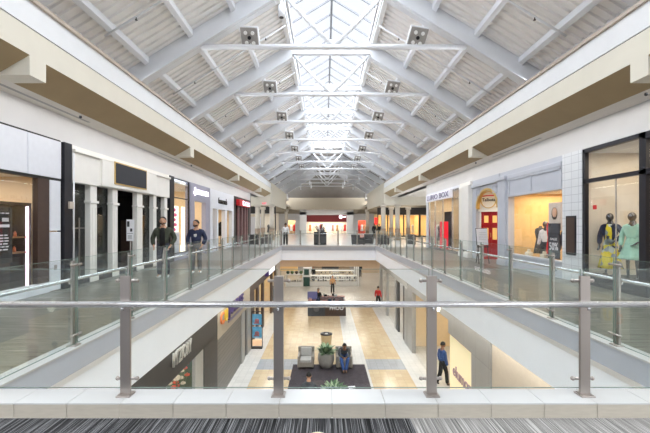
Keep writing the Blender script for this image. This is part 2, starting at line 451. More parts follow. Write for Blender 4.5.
# ================================================================== RAILINGS
def make_post(label, group):
    t=thing('railing_post', label, 'railing post', group=group)
    b=MB(); b.box(-.043,.043,-.013,.013,.012,1.03,.003); b.build('post', steel, t)
    b=MB(); b.obox((0,0,.007),(.12,.11,.014),(0,0,0),.003)
    for i in (-1,1):
        for j in (-1,1): b.cyl((i*.045,j*.04,.012),(i*.045,j*.04,.02),.007,seg=8)
    b.build('base_plate', steel, t)
    for z in (.135,.985):
        b=MB(); b.cyl((-.085,.028,z),(.085,.028,z),.013,seg=10)
        b.ball((-.085,.028,z),.018); b.ball((.085,.028,z),.018)
        b.cyl((0,.0,z),(0,.045,z),.016,seg=10); b.build('glass_clamp', steel, t)
    b=MB(); b.cyl((0,-.01,.79),(0,-.055,.79),.009,seg=8); b.beam((0,-.055,.79),(0,-.055,.768),.03,.012)
    b.cyl((0,-.055,.745),(0,-.055,.772),.012,seg=8); b.build('rail_bracket', steelr, t)
    return t
NX=[-3.29+1.32*i for i in range(6)]
SY=[3.31+1.32*i for i in range(1,18)]
post0=make_post('stainless steel post of the near glass railing, standing on the tiled curb','posts of the near railing')
first=True
for x in NX[1:5]:
    if first: post0.location=(x,YN,.122); first=False; post0.name='railing_post'
    else: dup(post0,(x,YN,.122))
for s,nm in ((-1,'left'),(1,'right')):
    for y in SY:
        dup(post0,(s*UR,y,.12),rz=(-PI/2 if s>0 else PI/2)+PI,label='stainless steel post along the glass railing of the %s gallery'%nm,group='posts of the %s gallery railing'%nm)
for x in NX:
    dup(post0,(x,YF,.12),rz=PI,label='stainless steel post of the glass railing across the far end of the opening',group='posts of the far railing')
def glass_panel(L, label, group):
    t=thing('glass_panel', label, 'glass panel', group=group)
    b=MB(); b.box(-L/2,L/2,-.006,.006,0,1.03); b.build('pane', gl_rail, t)
    b=MB(); b.box(-L/2,L/2,-.0065,.0065,1.03,1.033); b.box(-L/2,L/2,-.0065,.0065,-.003,0)
    b.box(-L/2-.002,-L/2,-.0065,.0065,0,1.03); b.box(L/2,L/2+.002,-.0065,.0065,0,1.03); b.build('polished_edge', gl_edge, t)
    return t
gp=glass_panel(1.29,'clear glass panel of the near railing','glass panels of the near railing')
first=True
for i in range(5):
    x=(NX[i]+NX[i+1])/2
    if first: gp.location=(x,YN+.034,.175); first=False
    else: dup(gp,(x,YN+.034,.175))
SYY=[3.31+1.32*i for i in range(0,18)]
for s,nm in ((-1,'left'),(1,'right')):
    for i in range(17):
        dup(gp,(s*(UR-.034),(SYY[i]+SYY[i+1])/2,.155),rz=PI/2,label='clear glass panel along the railing of the %s gallery'%nm,group='glass panels of the %s gallery railing'%nm)
for i in range(5):
    dup(gp,((NX[i]+NX[i+1])/2,YF-.034,.155),rz=0,label='clear glass panel of the railing across the far end of the opening',group='glass panels of the far railing')
def rail(a,b_,label,r=.021):
    b=MB(); b.cyl(a,b_,r,seg=16); b.ball(a,r); b.ball(b_,r)
    tag(b.build('handrail', steelr),label,'handrail')
rail((-3.25,YN-.055,.918-.0),(3.25,YN-.055,.918),'long horizontal stainless handrail of the near railing',.027)
for s,nm in ((-1,'left'),(1,'right')):
    rail((s*(UR+.055),3.4,.916),(s*(UR+.055),26.35,.916),'stainless handrail running away along the %s gallery railing'%nm)
rail((-3.25,YF+.055,.916),(3.25,YF+.055,.916),'stainless handrail across the far railing')

# ================================================================== SIDE BEAMS, SOFFITS, CEILINGS
for s,nm in ((-1,'left'),(1,'right')):
    P=lambda u: s*u
    struct(MB().prism([(P(UB),4.635),(P(UB),5.115),(P(6.6),5.115),(P(6.6),4.75),(P(5.7),4.70)],'y',Y0,Y1).build('trim_%d'%k, cream),'cream lower band of the roof beam on the %s'%nm); k+=1
    struct(MB().prism([(P(UB+.03),5.115),(P(UB+.03),5.14),(P(6.5),5.14),(P(6.5),5.115)],'y',Y0,Y1).build('trim_%d'%k, charc)); k+=1
    struct(MB().prism([(P(UB),5.14),(P(UB),5.60),(P(6.5),5.60),(P(6.5),5.14)],'y',Y0,Y1).build('trim_%d'%k, white),'white upper band of the roof beam on the %s'%nm); k+=1
    struct(MB().prism([(P(UB-.06),5.60),(P(UB-.06),5.63),(P(UB-.02),5.63),(P(UB-.02),5.70),(P(6.5),5.70),(P(6.5),5.60)],'y',Y0,Y1+.05).build('trim_%d'%k, trimb)); k+=1
    struct(MB().prism([(P(UB+.001),4.633),(P(6.17),ZC),(P(6.17),ZC+.15),(P(5.7),4.70)],'y',Y0,Y1).build('trim_%d'%k, tan),'tan sloped soffit of the %s roof beam'%nm); k+=1
    struct(MB().prism([(P(6.17),ZC),(P(6.17),4.9),(P(7.2),4.9),(P(7.2),ZC)],'y',Y0,Y1).build('ceiling', ceilm),'cream gallery ceiling strip on the %s'%nm)
    # eave wall closing the roof
    struct(MB().prism([(P(6.0),5.6),(P(6.0),6.2),(P(6.5),6.2),(P(6.5),5.6)],'y',Y0,66).build('wall_%s'%nm, wallm))
    # bulkhead over the shopfronts
    ye=33 if s<0 else 26
    struct(MB().prism([(P(UW),3.62),(P(UW),ZC+.1),(P(7.2),ZC+.1),(P(7.2),3.62)],'y',Y0,ye).build('wall_%s'%nm, wallm),'white bulkhead wall above the %s shopfronts'%nm)
    # gussets (every second truss)
    for n in (-2,-1,1,3,5):
        if n==-2: continue
        y=YT0+TS*n
        b=MB(); b.prism([(P(UB),4.64),(P(UB),ZC),(P(6.18),ZC),],'y',y-.2,y+.2)
        o=b.build('beam_bracket', cream)
        lab={-1:'nearest cream bracket block under the %s roof beam','1':'' ,1:'second cream bracket block under the %s roof beam',3:'third cream bracket block under the %s roof beam',5:'farthest cream bracket block under the %s roof beam'}[n]%nm
        tag(o,lab,'bracket')
    # vents
    for i,(ya,yb) in enumerate(((4.2,10.0),(14.2,19.3),(22.6,27))):
        if s>0: ya,yb=((6.9-1,7.9),(11.8,15.2),(19,23))[i]
        yy=MB(); yy.box(P(6.42),P(6.50),ya,yb,ZC-.004,ZC+.01)
        yy.mats=[]; o=yy.build('ceiling_vent', plate)
        tag(o,('nearest','middle','farthest')[i]+' slot air vent in the %s gallery ceiling'%nm,'vent')
    for i,y in enumerate((9.4,17.2) if s<0 else (7.75,16.5)):
        b=MB(); b.cyl((P(6.3),y,ZC-.03),(P(6.3),y,ZC+.01),.03); b.ball((P(6.3),y,ZC-.03),.035)
        tag(b.build('security_camera', darkm),('near','far')[i]+' small dark dome camera on the %s gallery ceiling'%nm,'security camera')

# ================================================================== ROOF
def deck(s, ya, yb, u0, u1, m, label):
    b=MB(); per=.27; y=ya; prof=[]
    while y<yb:
        prof += [(y,0),(y+per*.45,0),(y+per*.55,.06),(y+per*.95,.06)]; y+=per
    us=(u0,u1)
    ra=[[b.v((s*u,yy,RD(u)+dz)) for (yy,dz) in prof] for u in us]
    rt=[[b.v((s*u,yy,RD(u)+.12)) for (yy,dz) in prof] for u in us]
    for i in range(len(prof)-1):
        b.face([ra[0][i],ra[0][i+1],ra[1][i+1],ra[1][i]]); b.face([rt[0][i],rt[0][i+1],rt[1][i+1],rt[1][i]])
    return struct(b.build('ceiling', m), label)
for s,nm in ((-1,'left'),(1,'right')):
    deck(s,Y0,38.5,US,6.5,deckm,'white corrugated metal roof deck on the %s'%nm)
    deck(s,38.5,55,0.02,6.5,darkdeck,'corrugated roof deck, darkened in colour, beyond the skylight on the %s'%nm)
    for i,u in enumerate((5.42,4.14,2.92)):
        b=MB(); b.prism([(s*(u-.055),RD(u)-.13),(s*(u+.055),RD(u)-.13-.068),(s*(u+.055),RD(u+.055)-.002),(s*(u-.055),RD(u-.055)-.002)],'y',Y0+.05,55)
        b.mat(steelw)
        tag(b.build('purlin', steelw),('lowest','middle','upper')[i]+' white purlin running the length of the %s roof slope'%nm,'roof purlin')
# trusses
def make_truss(label, dark=False):
    t=thing('roof_truss', label, 'roof truss')
    for s in (-1,1):
        b=MB(); u0,u1=6.2,US-.02
        pts=[(s*u0,RD(u0)-.62),(s*u0,RD(u0)+.03),(s*u1,RD(u1)+.03),(s*u1,RD(u1)-.46),(s*(u1+.16),RD(u1+.16)-.62)]
        b.prism([pts[0],pts[1],pts[2],pts[3],pts[4]],'y',-.07,.07)
        # flanges
        fl=[(s*u0,RD(u0)-.62),(s*u1,RD(u1)-.62+.02),(s*u1,RD(u1)-.58),(s*u0,RD(u0)-.58)]
        b.prism(fl,'y',-.17,.17); b.build('rafter', steelw, t)
        b=MB(); b.cyl((s*.06,0,6.82),(s*(US-.08),0,RD(US)-.45),.062,seg=12)
        b.build('strut', steelw, t)
    b=MB(); b.box(-US,US,-.09,.09,RD(US)-.42,RD(US)-.38); b.box(-US,US,-.03,.03,RD(US)-.42,RD(US)-.12); b.box(-US,US,-.09,.09,RD(US)-.14,RD(US)-.11); b.build('collar_beam', steelw, t)
    b=MB(); uT=3.72
    b.cyl((-uT-.15,0,6.77),(uT+.15,0,6.77),.075,seg=14); b.box(-.12,.12,-.02,.02,6.7,6.98); b.build('tie_rod', steelw, t)
    return t
ords=['first','second','third','fourth','fifth','sixth','seventh','eighth','ninth','tenth','eleventh','twelfth']
tr=make_truss('white steel roof truss at the very top edge of the view, mostly above it'); tr.location=(0,YT0-TS,0)
far_names={}
for n in range(0,11):
    lab='%s roof truss with tie rod and V struts, counting away from the camera'%ords[n]
    if n>=7: lab='%s roof truss counting away from the camera, under the dark far roof'%ords[n]
    dup(tr,(0,YT0+TS*n,0),label='white '+lab)
for n in (7,8,9):
    y=YT0+TS*n
    for x in (-3.3,-2.0,2.0,3.3):
        b=MB(); b.box(x-.05,x+.05,y-.05,y+.05,5.9 if abs(x)>3 else 6.1,6.9,.01); 
        tag(b.build('lamp_hanger', steelw),'short white hanging post below the far roof trusses','hanging post','hanging posts of the far trusses')
# lamp plates on ties
def make_plate():
    t=thing('spotlight_plate','grey plate','ceiling spotlight',group='spotlight plates on the roof trusses')
    M=(math.radians(42),math.radians(6),0)
    b=MB(); b.obox((0,0,0),(.50,.05,.52),M,.008); b.build('plate', plate, t)
    b=MB(); b.obox((0,.03,.03),(.54,.06,.56),M,.008); b.build('housing', steelw, t)
    R=Euler(M).to_matrix()
    for i,(px,pz) in enumerate(((-.1,.13),(.11,.13),(0,0),(-.1,-.14),(.11,-.14))):
        c=R@Vector((px,-.03,pz)); n=R@Vector((0,-1,0))
        b=MB(); b.cyl(c,c+n*.03,.055,.05,seg=12)
        b.build('lamp', lens if i!=2 else darkm, t)
    b=MB(); b.cyl((0,.1,.1),(0,.1,-.2),.02,seg=8); b.build('bracket', steelw, t)
    return t
pl0=make_plate(); first=True
for n in range(0,7):
    for s,nm in ((-1,'left'),(1,'right')):
        loc=(s*2.42,YT0+TS*n-.14,6.98); lab='grey spotlight plate on the %s of the %s roof truss from the camera'%(nm,ords[n])
        rz=s*.12
        if first: pl0.location=loc; pl0.rotation_euler=(0,0,rz); pl0['label']=lab; first=False
        else: dup(pl0,loc,rz,lab)
# camera cylinder hanging
t=thing('hanging_camera','white cylindrical camera hanging beside the skylight on the left','security camera',(-1.43,10.3,7.2))
b=MB(); b.cyl((0,0,0),(0,0,.32),.085,seg=18); b.cyl((0,0,.32),(0,0,.42),.04); b.build('body', steelw, t)
b=MB(); b.cyl((0,0,-.012),(0,0,.002),.06,seg=18); b.build('lens', black, t)
b=MB(); b.cyl((0,0,.4),(-.1,0,1.6),.03); b.build('pipe', steelw, t)
# sprinkler pipes mid-bay
sp=None
for n in range(-1,10):
    y=YT0+TS*n-TS/2
    for s in (-1,1):
        if sp is None:
            pass
        b=MB((0,y,0)); b.cyl((s*5.5,y,RD(5.5)-.28),(s*1.62,y,RD(1.62)-.28),.026,seg=8)
        tt=thing('sprinkler_pipe','thin white sprinkler pipe running up the %s roof slope between two trusses'%('left' if s<0 else 'right'),'sprinkler pipe',(0,y,0),group='sprinkler pipes on the %s roof slope'%('left' if s<0 else 'right'))
        b.build('pipe', steelw, tt)
        for u in (4.75,2.3):
            b=MB(); z=RD(u)-.28; b.cyl((s*u,0,z+.02),(s*u,0,z-.07),.014,seg=8); b.cyl((s*u,0,z-.07),(s*u,0,z-.085),.03,seg=10); b.build('sprinkler_head', darkm, tt)
# skylight: curbs, mullions, glazing
YS0,YS1=-17.5,36.5
zk=RD(US)
sk=bpy.data.objects.new('window_1',None); C.objects.link(sk); sk['kind']='structure'; sk['label']='long ridge skylight over the hall'
for s in (-1,1):
    b=MB(); b.box(s*US,s*(US+.16),YS0,YS1,zk-.22,zk+.22); b.build('window_curb', white, sk)
    b=MB(); b.box(s*(US-.012),s*US,YS0,YS1,zk-.14,zk-.02); b.build('dark_gasket', black, sk)  # dark gasket strip along the curb face
    b=MB(); b.cyl((s*(US-.09),YS0,zk+.02),(s*(US-.09),YS1,zk+.02),.05,seg=10); b.build('gutter_pipe', steelw, sk)
b=MB(); rise=.62; zr=zk+.22+rise*US
for s in (-1,1):
    y=YS0
    while y<YS1:
        b.beam((s*US,y,zk+.24),(0,y,zr),.036,.055); y+=1.02
    b.box(s*(US-.03),s*(US+.05),YS0,YS1,zk+.20,zk+.27)
b.box(-.04,.04,YS0,YS1,zr-.07,zr+.04)
b.build('window_mullions', mat('grey_mullion',(.45,.46,.49),.5,noise=.03), sk)
b=MB()
for s in (-1,1):
    p=[b.v(q) for q in ((s*(US+.05),YS0,zk+.25),(s*(US+.05),YS1,zk+.25),(0,YS1,zr+.05),(0,YS0,zr+.05))]; b.face(p)
b.build('glazing', gl_sky, sk)
for y in (YS0,YS1):
    struct(MB().prism([(-US-.1,zk-.3),(US+.1,zk-.3),(US+.1,zk+.2),(0,zr+.1),(-US-.1,zk+.2)],'y',y,y+.06).build('wall_gable', white))
struct(MB().box(-US-.1,US+.1,YS1,39,zk+.0,zk+.1).build('ceiling', deckm))
struct(MB().box(-US-.1,US+.1,Y0-.1,YS0,zk+.0,zk+.1).build('ceiling', deckm))
b=MB(); b.cyl((-1.1,30.3,7.6),(1.1,30.3,7.6),.11,seg=12); tag(b.build('duct', plate),'short grey duct hanging under the far skylight','duct')
# far hip end
b=MB(); p=[b.v(q) for q in ((-6.5,60,5.2),(6.5,60,5.2),(6.5,54,RD(0)+.3),(-6.5,54,RD(0)+.3))]; b.face(p); p=[b.v(q) for q in ((-6.5,60,5.4),(6.5,60,5.4),(6.5,54,RD(0)+.5),(-6.5,54,RD(0)+.5))]; b.face(p)
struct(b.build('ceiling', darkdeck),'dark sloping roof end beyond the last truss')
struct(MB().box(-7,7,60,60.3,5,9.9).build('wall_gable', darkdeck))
struct(MB().box(-13,13,Y0-.3,Y0,-1,10).build('wall_near', wallm))

# ================================================================== FAR HALL
for s,nm in ((-1,'left'),(1,'right')):
    x0,x1=sorted((s*5.6,s*16)); ya=(33 if s<0 else 26)
    struct(MB().box(*sorted((s*UW,s*16)),ya,60,ZC,ZC+.2).build('ceiling', ceilm))
    struct(MB().box(*sorted((s*5.76,s*UW)),Y1+.4,60,ZC,ZC+.2).build('ceiling', ceilm))
    struct(MB().box(x0,x1,Y1,Y1+.4,3.45,5.6).build('trim_%d'%k, cream),'cream beam end on the %s over the far columns'%nm); k+=1
    struct(MB().box(x0,x1,52.2,52.8,3.3,5.75).build('trim_%d'%k, ltaupe)); k+=1
    struct(MB().box(*sorted((s*5.55,s*5.75)),Y1+.4,52.2,3.6,5.7).build('trim_%d'%k, cream)); k+=1
    xs=[(5.5,37.5),(6.9,37.5),(7.6,45),(9.6,45),(5.6,52.5)]
    ci=['first far column under the %s beam end','second far column beside the %s beam end','third column deeper in the %s side of the far hall','outer column deep in the %s side of the far hall','column below the last roof truss on the %s']
    for (u,y),l in zip(xs,ci):
        t=thing('column','round cream '+l%nm,'column',(s*u,y,0))
        b=MB(); b.cyl((0,0,1.15),(0,0,3.42),.23,seg=20); b.build('shaft', columnm, t)
        b=MB(); b.cyl((0,0,.12),(0,0,1.15),.27,seg=20); b.build('stone_sleeve', sleevem, t)
        b=MB(); b.box(-.33,.33,-.33,.33,0,.14,.01); b.build('base', sleevem, t)
        b=MB(); b.box(-.28,.28,-.28,.28,3.3,3.5 if y<38 else 3.6,.01); b.build('capital', columnm, t)
struct(MB().box(-5.8,5.8,58,58.5,3.80,5.6).build('trim_%d'%k, ltaupe),'long taupe lintel across the far end'); k+=1
struct(MB().box(-5.8,5.8,60.9,61,0,5.6).build('wall_far', creamw)); 

# ------------------------------------------------------------------ shops: room shells
def room(s, ya, yb, depth, h, wm, fm=None, cm=None, z=0, W=UW, t=.1, label=None):
    """interior behind a side shopfront"""
    b=MB(); a=W+.02; c=W+depth
    b.mat(wm); b.box(s*c,s*(c+t),ya,yb,z,z+h); b.box(s*(a+.05),s*c,ya-.0,ya+.05,z,z+h); b.box(s*(a+.05),s*c,yb-.05,yb,z,z+h)
    b.mat(cm or white); b.box(s*(a+.05),s*c,ya,yb,z+h,z+h+.05)
    b.mat(fm or shopfl); b.box(s*(a),s*c,ya,yb,z-.0,z+.03)
    o=struct(b.build('wall_interior')); 
    if label: o['label']=label
    return o
LIGHTS=[]
def area(loc, sx, sy, power, col=(1,1,1), rot=(0,0,0), name='ceiling_light'):
    l=bpy.data.lights.new(name,'AREA'); l.shape='RECTANGLE'; l.size=sx; l.size_y=sy; l.energy=power; l.color=col
    o=bpy.data.objects.new(name,l); C.objects.link(o); o.location=loc; o.rotation_euler=rot
    return o
WARM=(1,.86,.66); WARM2=(1,.82,.58); NEUT=(1,.96,.9)

def frames(b, s, d0, d1, ya, yb, z0, z1, bars_y=(), bars_z=(), w=.06):
    b.box(s*(UW+d0),s*(UW+d1),ya,ya+w,z0,z1); b.box(s*(UW+d0),s*(UW+d1),yb-w,yb,z0,z1)
    b.box(s*(UW+d0),s*(UW+d1),ya,yb,z1-w,z1); b.box(s*(UW+d0),s*(UW+d1),ya,yb,z0,z0+w)
    for y in bars_y: b.box(s*(UW+d0),s*(UW+d1),y-w/2,y+w/2,z0,z1)
    for z in bars_z: b.box(s*(UW+d0),s*(UW+d1),ya,yb,z-w/2,z+w/2)

# ================================================================== LEFT UPPER SHOPS (s=-1)
L=-1
def pilaster(par, s, ya, yb, z1, m, W=UW, proj=.12, z0=0, o=(0,0,0), band=2.18):
    b=MB(o)
    b.box(s*(W-proj),s*(W+.16),ya,yb,z0+.0,z1,.008)
    b.box(s*(W-proj-.035),s*(W+.16),ya-.035,yb+.035,z0,z0+.16,.01)
    if band: b.box(s*(W-proj-.04),s*(W+.16),ya-.04,yb+.04,z0+band,z0+band+.07,.01)
    yc=(ya+yb)/2; w=(yb-ya)/2-.07
    for z_a,z_b in ((z0+.3,z0+(band or 3.0)-.12),):
        b.box(s*(W-proj-.012),s*(W-proj),yc-w,yc-w+.02,z_a,z_b); b.box(s*(W-proj-.012),s*(W-proj),yc+w-.02,yc+w,z_a,z_b)
    return b.build('pilaster', m, par)
# A: cosmetics shop, panels and lit interior
o=(L*UW,6.5,0); t=thing('storefront','white panelled storefront with lit glass window at the far left edge','storefront',o)
b=MB(o)
for ya,yb in ((3.2,5.7),(5.71,8.24),(8.265,9.29)):
    b.box(L*(UW-.03),L*(UW+.12),ya,yb,2.70,3.60,.004)
b.build('sign_panel', facew, t)
b=MB(o); b.box(L*(UW-.01),L*(UW+.12),3.2,9.3,3.60,3.64); b.box(L*(UW-.01),L*(UW+.12),3.2,9.3,2.64,2.70); b.build('black_trim', black, t)  # black trim lines above and below the sign panels
b=MB(o); b.box(L*(UW-.02),L*(UW+.1),8.94,9.29,1.44,2.64,.004); b.box(L*(UW-.02),L*(UW+.1),8.94,9.29,.02,1.41,.004); b.build('side_panel', facew, t)
b=MB(o)
for ya,yb in ((3.2,4.6),(4.605,6),(6.005,7.2),(7.205,8.2),(8.205,8.93)): b.box(L*(UW-.02),L*(UW+.1),ya,yb,0,.24,.004)
b.build('plinth', facew, t)
b=MB(o); b.box(L*(UW),L*(UW+.12),8.57,8.93,.24,2.64); b.build('door_jamb', browns, t)
b=MB(o); b.box(L*(UW+.05),L*(UW+.062),3.2,8.57,.24,2.64); b.build('pane', gl_shop, t)
b=MB(o); b.box(L*(UW-.025),L*(UW-.01),9.06,9.16,.5,.62,.003); b.build('wall_socket', plate, t)
room(L,3.0,9.3,3.6,2.75,warmw)
area((L*(UW+1.6),6.5,2.7),2.2,4.5,75,WARM)
t=thing('display_shelf','tall dark framed shelf niche with pink light strip behind the far left window','display shelf',(L*(UW+.7),8.62,.03))
b=MB(); b.box(-.25,.25,-.8,.35,0,.05); b.box(-.25,.25,.31,.35,0,2.0); b.box(-.25,.25,-.8,-.76,0,2.0); b.box(-.25,.25,-.8,.35,2.0,2.06); b.box(-.25,-.22,-.8,.35,0,2.0); b.build('carcass', browns, t)
for z in (.9,1.25): 
    b=MB(); b.box(-.2,.22,-.76,.31,z,z+.03); b.build('shelf', woodm, t)
b=MB(); b.box(.2,.24,.24,.28,.05,1.98); b.build('light_strip', lamp_pk, t)
for i,(y,z) in enumerate(((.1,.93),(-.1,.93),(.12,1.28),(-.08,1.28),(-.3,.93))):
    b=MB(); b.cyl((L*(UW+.65),8.62+y,.03+z),(L*(UW+.65),8.62+y,.03+z+.1),.035,.03,seg=10); b.cyl((L*(UW+.65),8.62+y,.03+z+.1),(L*(UW+.65),8.62+y,.03+z+.13),.015,seg=8)
    tag(b.build('jar', ivoryf if i%2 else orangel),'small jar on the lit shelf in the far left window','jar','jars on the lit shelf')
# black poster board
t=thing('poster_board','black poster board with white writing in the far left window','poster',(L*(UW+.2),7.70,.03))
b=MB(); b.box(-.03,.0,-.6,.42,.75,1.92,.004); b.build('panel', black, t)
b=MB(); b.box(-.05,-.0,-.03,.03,0,.75); b.box(-.15,.1,-.25,.25,0,.03); b.build('stand', darkm, t)
b=MB(); random.seed(3)
for i,z in enumerate((1.80,1.34,1.28,1.22,1.16,1.10,1.04)):
    y=.34-random.random()*.05
    while y>-.5:
        w=.04+random.random()*.08; b.box(.0,.006,y-w,y,z-.018,z+.008); y-=w+.03
b.box(.0,.006,.1,.34,1.50,1.56); b.box(.0,.006,.16,.32,1.62,1.70)
b.build('poster_writing', boardw, t)
# dark divider post with box
o=(L*UW,9.5,0); t=thing('divider_post','tall dark post between the far left shop and the columned shopfront','post',o)
b=MB(o); b.box(L*(UW-.08),L*(UW+.2),9.34,9.62,0,3.62,.006); b.build('post', darkm, t)
b=MB(o); b.box(L*(UW-.14),L*(UW-.08),9.46,9.60,1.98,2.16,.01); b.build('control_box', trimb, t)
b=MB(o); b.cyl((L*(UW-.10),9.65,.0),(L*(UW-.10),9.65,3.4),.02,seg=8); b.build('conduit', white, t)
# B: columned shopfront
o=(L*UW,12.6,0); t=thing('storefront','columned white storefront with a blank black sign and dark interior','storefront',o)
b=MB(o); b.box(L*(UW-.04),L*(UW+.16),9.72,15.75,2.68,3.45); b.box(L*(UW-.1),L*(UW+.16),9.72,15.75,3.45,3.53,.01); b.box(L*(UW-.02),L*(UW+.16),9.72,15.75,3.53,3.62)
b.box(L*(UW-.10),L*(UW+.16),10.9,14.4,2.70,3.45,.006); b.build('sign_band', pillarw, t)
b=MB(o); b.box(L*(UW-.125),L*(UW-.1),11.50,13.56,2.81,3.50,.004); b.build('sign_frame', goldf, t)
b=MB(o); b.box(L*(UW-.135),L*(UW-.12),11.55,13.51,2.85,3.46); sgn=b.build('blank_sign', mat('black_sign',(.10,.12,.17),.4,noise=.1), t)
for ya,yb in ((10.5,10.8),(11.6,11.88),(13.1,13.5),(14.35,14.62),(15.35,15.62)):
    pilaster(t,L,ya,yb,2.68,pillarw,o=o,proj=0.0)
b=MB(o); b.box(L*(UW+.0),L*(UW+.2),9.72,15.75,0,.14); b.build('threshold', charc, t)
b=MB(o)
b=None
for ya,yb in ((9.75,10.5),(10.8,11.6),(13.5,14.35),(14.62,15.35)):
    b=MB(o); b.box(L*(UW+.15),L*(UW+.16),ya,yb,.14,2.68); b.build('pane', gl_shop, t)
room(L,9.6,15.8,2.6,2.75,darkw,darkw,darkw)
for i,(yy,zz) in enumerate(((10.95,.0),(13.75,.0))):
    t=thing('display_stand',('cross-shaped chrome clothes stand behind the columned shopfront','small wooden display shelf behind the columned shopfront')[i],'display stand',(L*(UW+.6),yy,.03))
    if i==0:
        b=MB(); b.cyl((0,0,0),(0,0,1.75),.02); b.cyl((0,-.3,1.45),(0,.3,1.45),.02); b.build('rack', steel, t); b=MB(); b.cyl((0,0,0),(0,0,.03),.2); b.build('base', steel, t)
    else:
        b=MB(); b.box(-.15,.15,-.3,.3,1.3,1.34); b.box(-.15,.15,-.3,.3,1.6,1.64); b.box(-.15,.15,-.3,-.27,0,1.7); b.box(-.15,.15,.27,.3,0,1.7); b.build('shelf_unit', browns, t)
        for y in (-.15,.1): 
            b=MB(); b.box(-.08,.05,y-.08,y+.08,1.34,1.5,.01); b.build('box', tweed, t)
# white notice on pole
t=thing('notice_stand','white notice with dark pictures on a thin pole by the columned shopfront','sign stand',(-5.9,11.05,0))
b=MB(); b.cyl((0,0,0),(0,0,.025),.17,seg=20); b.build('base', steel, t)
b=MB(); b.cyl((0,0,.02),(0,0,1.5),.016,seg=8); b.build('pole', steel, t)
b=MB(); b.obox((0,-.02,1.42),(.22,.02,.62),(0,0,0),.003); nb=b.build('notice_board', boardw, t)
b=MB(); b.box(-.09,-.02,-.033,-.029,1.52,1.68); b.box(.0,.06,-.033,-.029,1.38,1.47); b.box(-.08,.08,-.033,-.029,1.32,1.33)
for z in (1.17,1.2,1.23,1.26): b.box(-.07,.05,-.033,-.029,z,z+.008)
b.build('notice_print', dgreyc, nb)
# dark post
o=(L*UW,16,0); b=MB(o); b.box(L*(UW-.06),L*(UW+.2),15.77,16.2,0,3.62,.006); p=b.build('divider_post', darkm); p.location=o
tag(p,'dark post between the columned shopfront and the jewellery shop','post')
# C: jewellery shop
o=(L*UW,18.7,0); t=thing('storefront','grey jewellery storefront with glowing name and crystal display window','storefront',o)
b=MB(o); frames(b,L,.0,.06,16.2,18.15,.3,3.6,(),(2.75,),.04); b.build('window_frame', darkm, t)
b=MB(o); b.box(L*(UW),L*(UW+.12),16.2,18.15,0,.3); b.build('plinth', swgrey, t)
b=MB(o); b.box(L*(UW+.045),L*(UW+.055),16.2,18.15,.3,3.6); b.build('pane', gl_shop, t)
b=MB(o); b.box(L*(UW-.05),L*(UW+.2),18.15,21.25,2.75,3.6,.006); b.box(L*(UW-.05),L*(UW+.2),18.15,18.75,0,2.76,.006); b.box(L*(UW-.05),L*(UW+.2),20.55,21.25,0,2.76,.006); b.build('facade', swgrey, t)
letters('sign_lettering','SWAROVSKI',.36,lit_sign,(L*(UW-.06),19.95,3.2),'+x',t,o=o,length=1.9)
b=MB(o)  # swan-like emblem: curved neck and wing strokes
yb0=18.72
pts=[(0,0),(.09,.05),(.12,.14),(.05,.22),(.0,.30),(.05,.38),(.11,.36)]
for (a0,a1),(c0,c1) in zip(pts,pts[1:]): b.beam((L*(UW-.07),yb0+a0,3.02+a1),(L*(UW-.07),yb0+c0,3.02+c1),.03,.05)
for dz in (.02,.08): b.beam((L*(UW-.07),yb0,3.02+dz),(L*(UW-.07),yb0-.12,3.12+dz),.03,.03)
b.build('sign_emblem', lit_sign, t)
room(L,16.1,21.2,2.6,3.4,warmw)
area((L*(UW+1.2),18.5,3.3),1.8,4,55,(1,.93,.8))
for i,y in enumerate((16.55,19.2,20.1)):
    b=MB(); b.box(L*(UW+1.0),L*(UW+1.06),y-.2,y+.2,.5,2.5,.01); b.box(L*(UW+.98),L*(UW+1.08),y-.24,y+.24,.03,.5)
    tag(b.build('light_panel', lamp_w if i else lamp_y),('warm','white','second white')[i]+' glowing display panel inside the jewellery shop','display panel')
b=MB(); b.box(L*(UW+.3),L*(UW+.34),16.3,16.75,.5,2.6,.01); b.box(L*(UW+.26),L*(UW+.38),16.35,16.7,.03,.5)
tag(b.build('poster', mat('lilac_poster',(.55,.50,.78),.5,noise=.3,nscale=4)),'violet poster panel in the jewellery shop window','poster')
for i in range(5):
    b=MB(); c=(L*(UW+.28),16.98+.12*(i%2),1.35+.22*i); b.ball(c,.11,seg=6,rings=4)
    tag(b.build('crystal_ornament', mat('pink_crystal_%d'%i,(.95,.35+.1*(i%2),.62),.2,emit=.3)),'pink faceted ornament in the jewellery shop window','ornament','pink ornaments in the jewellery shop window')
b=MB(); b.box(L*(UW+.15),L*(UW+.45),16.8,17.3,.03,1.24,.01); tag(b.build('pedestal', facew),'white pedestal under the pink ornaments','pedestal')
# D: white boutique
o=(L*UW,24,0); t=thing('storefront','plain white boutique storefront with small black lowercase name','storefront',o)
b=MB(o); b.box(L*(UW-.06),L*(UW+.2),21.3,26.75,2.5,3.6,.006)
for ya,yb in ((21.3,21.75),(22.6,22.9),(24.5,24.9),(26.35,26.75)): b.box(L*(UW-.06),L*(UW+.2),ya,yb,0,2.51,.006)
b.build('facade', facew, t)
b=MB(o); b.box(L*(UW),L*(UW+.15),21.75,22.6,0,.3); b.box(L*(UW),L*(UW+.15),24.9,26.35,0,.3); b.build('plinth', facew, t)
for ya_,yb_ in ((21.75,22.6),(24.9,26.35)):
    b=MB(o); b.box(L*(UW+.05),L*(UW+.06),ya_,yb_,.3,2.5); b.build('pane', gl_shop, t)
letters('sign_lettering',"francesca's",.5,black,(L*(UW-.075),23.85,3.0),'+x',t,o=o,length=2.0,depth=.04)
room(L,21.3,26.8,2.8,2.6,warmw)
area((L*(UW+1.2),24,2.5),1.6,4,50,WARM)
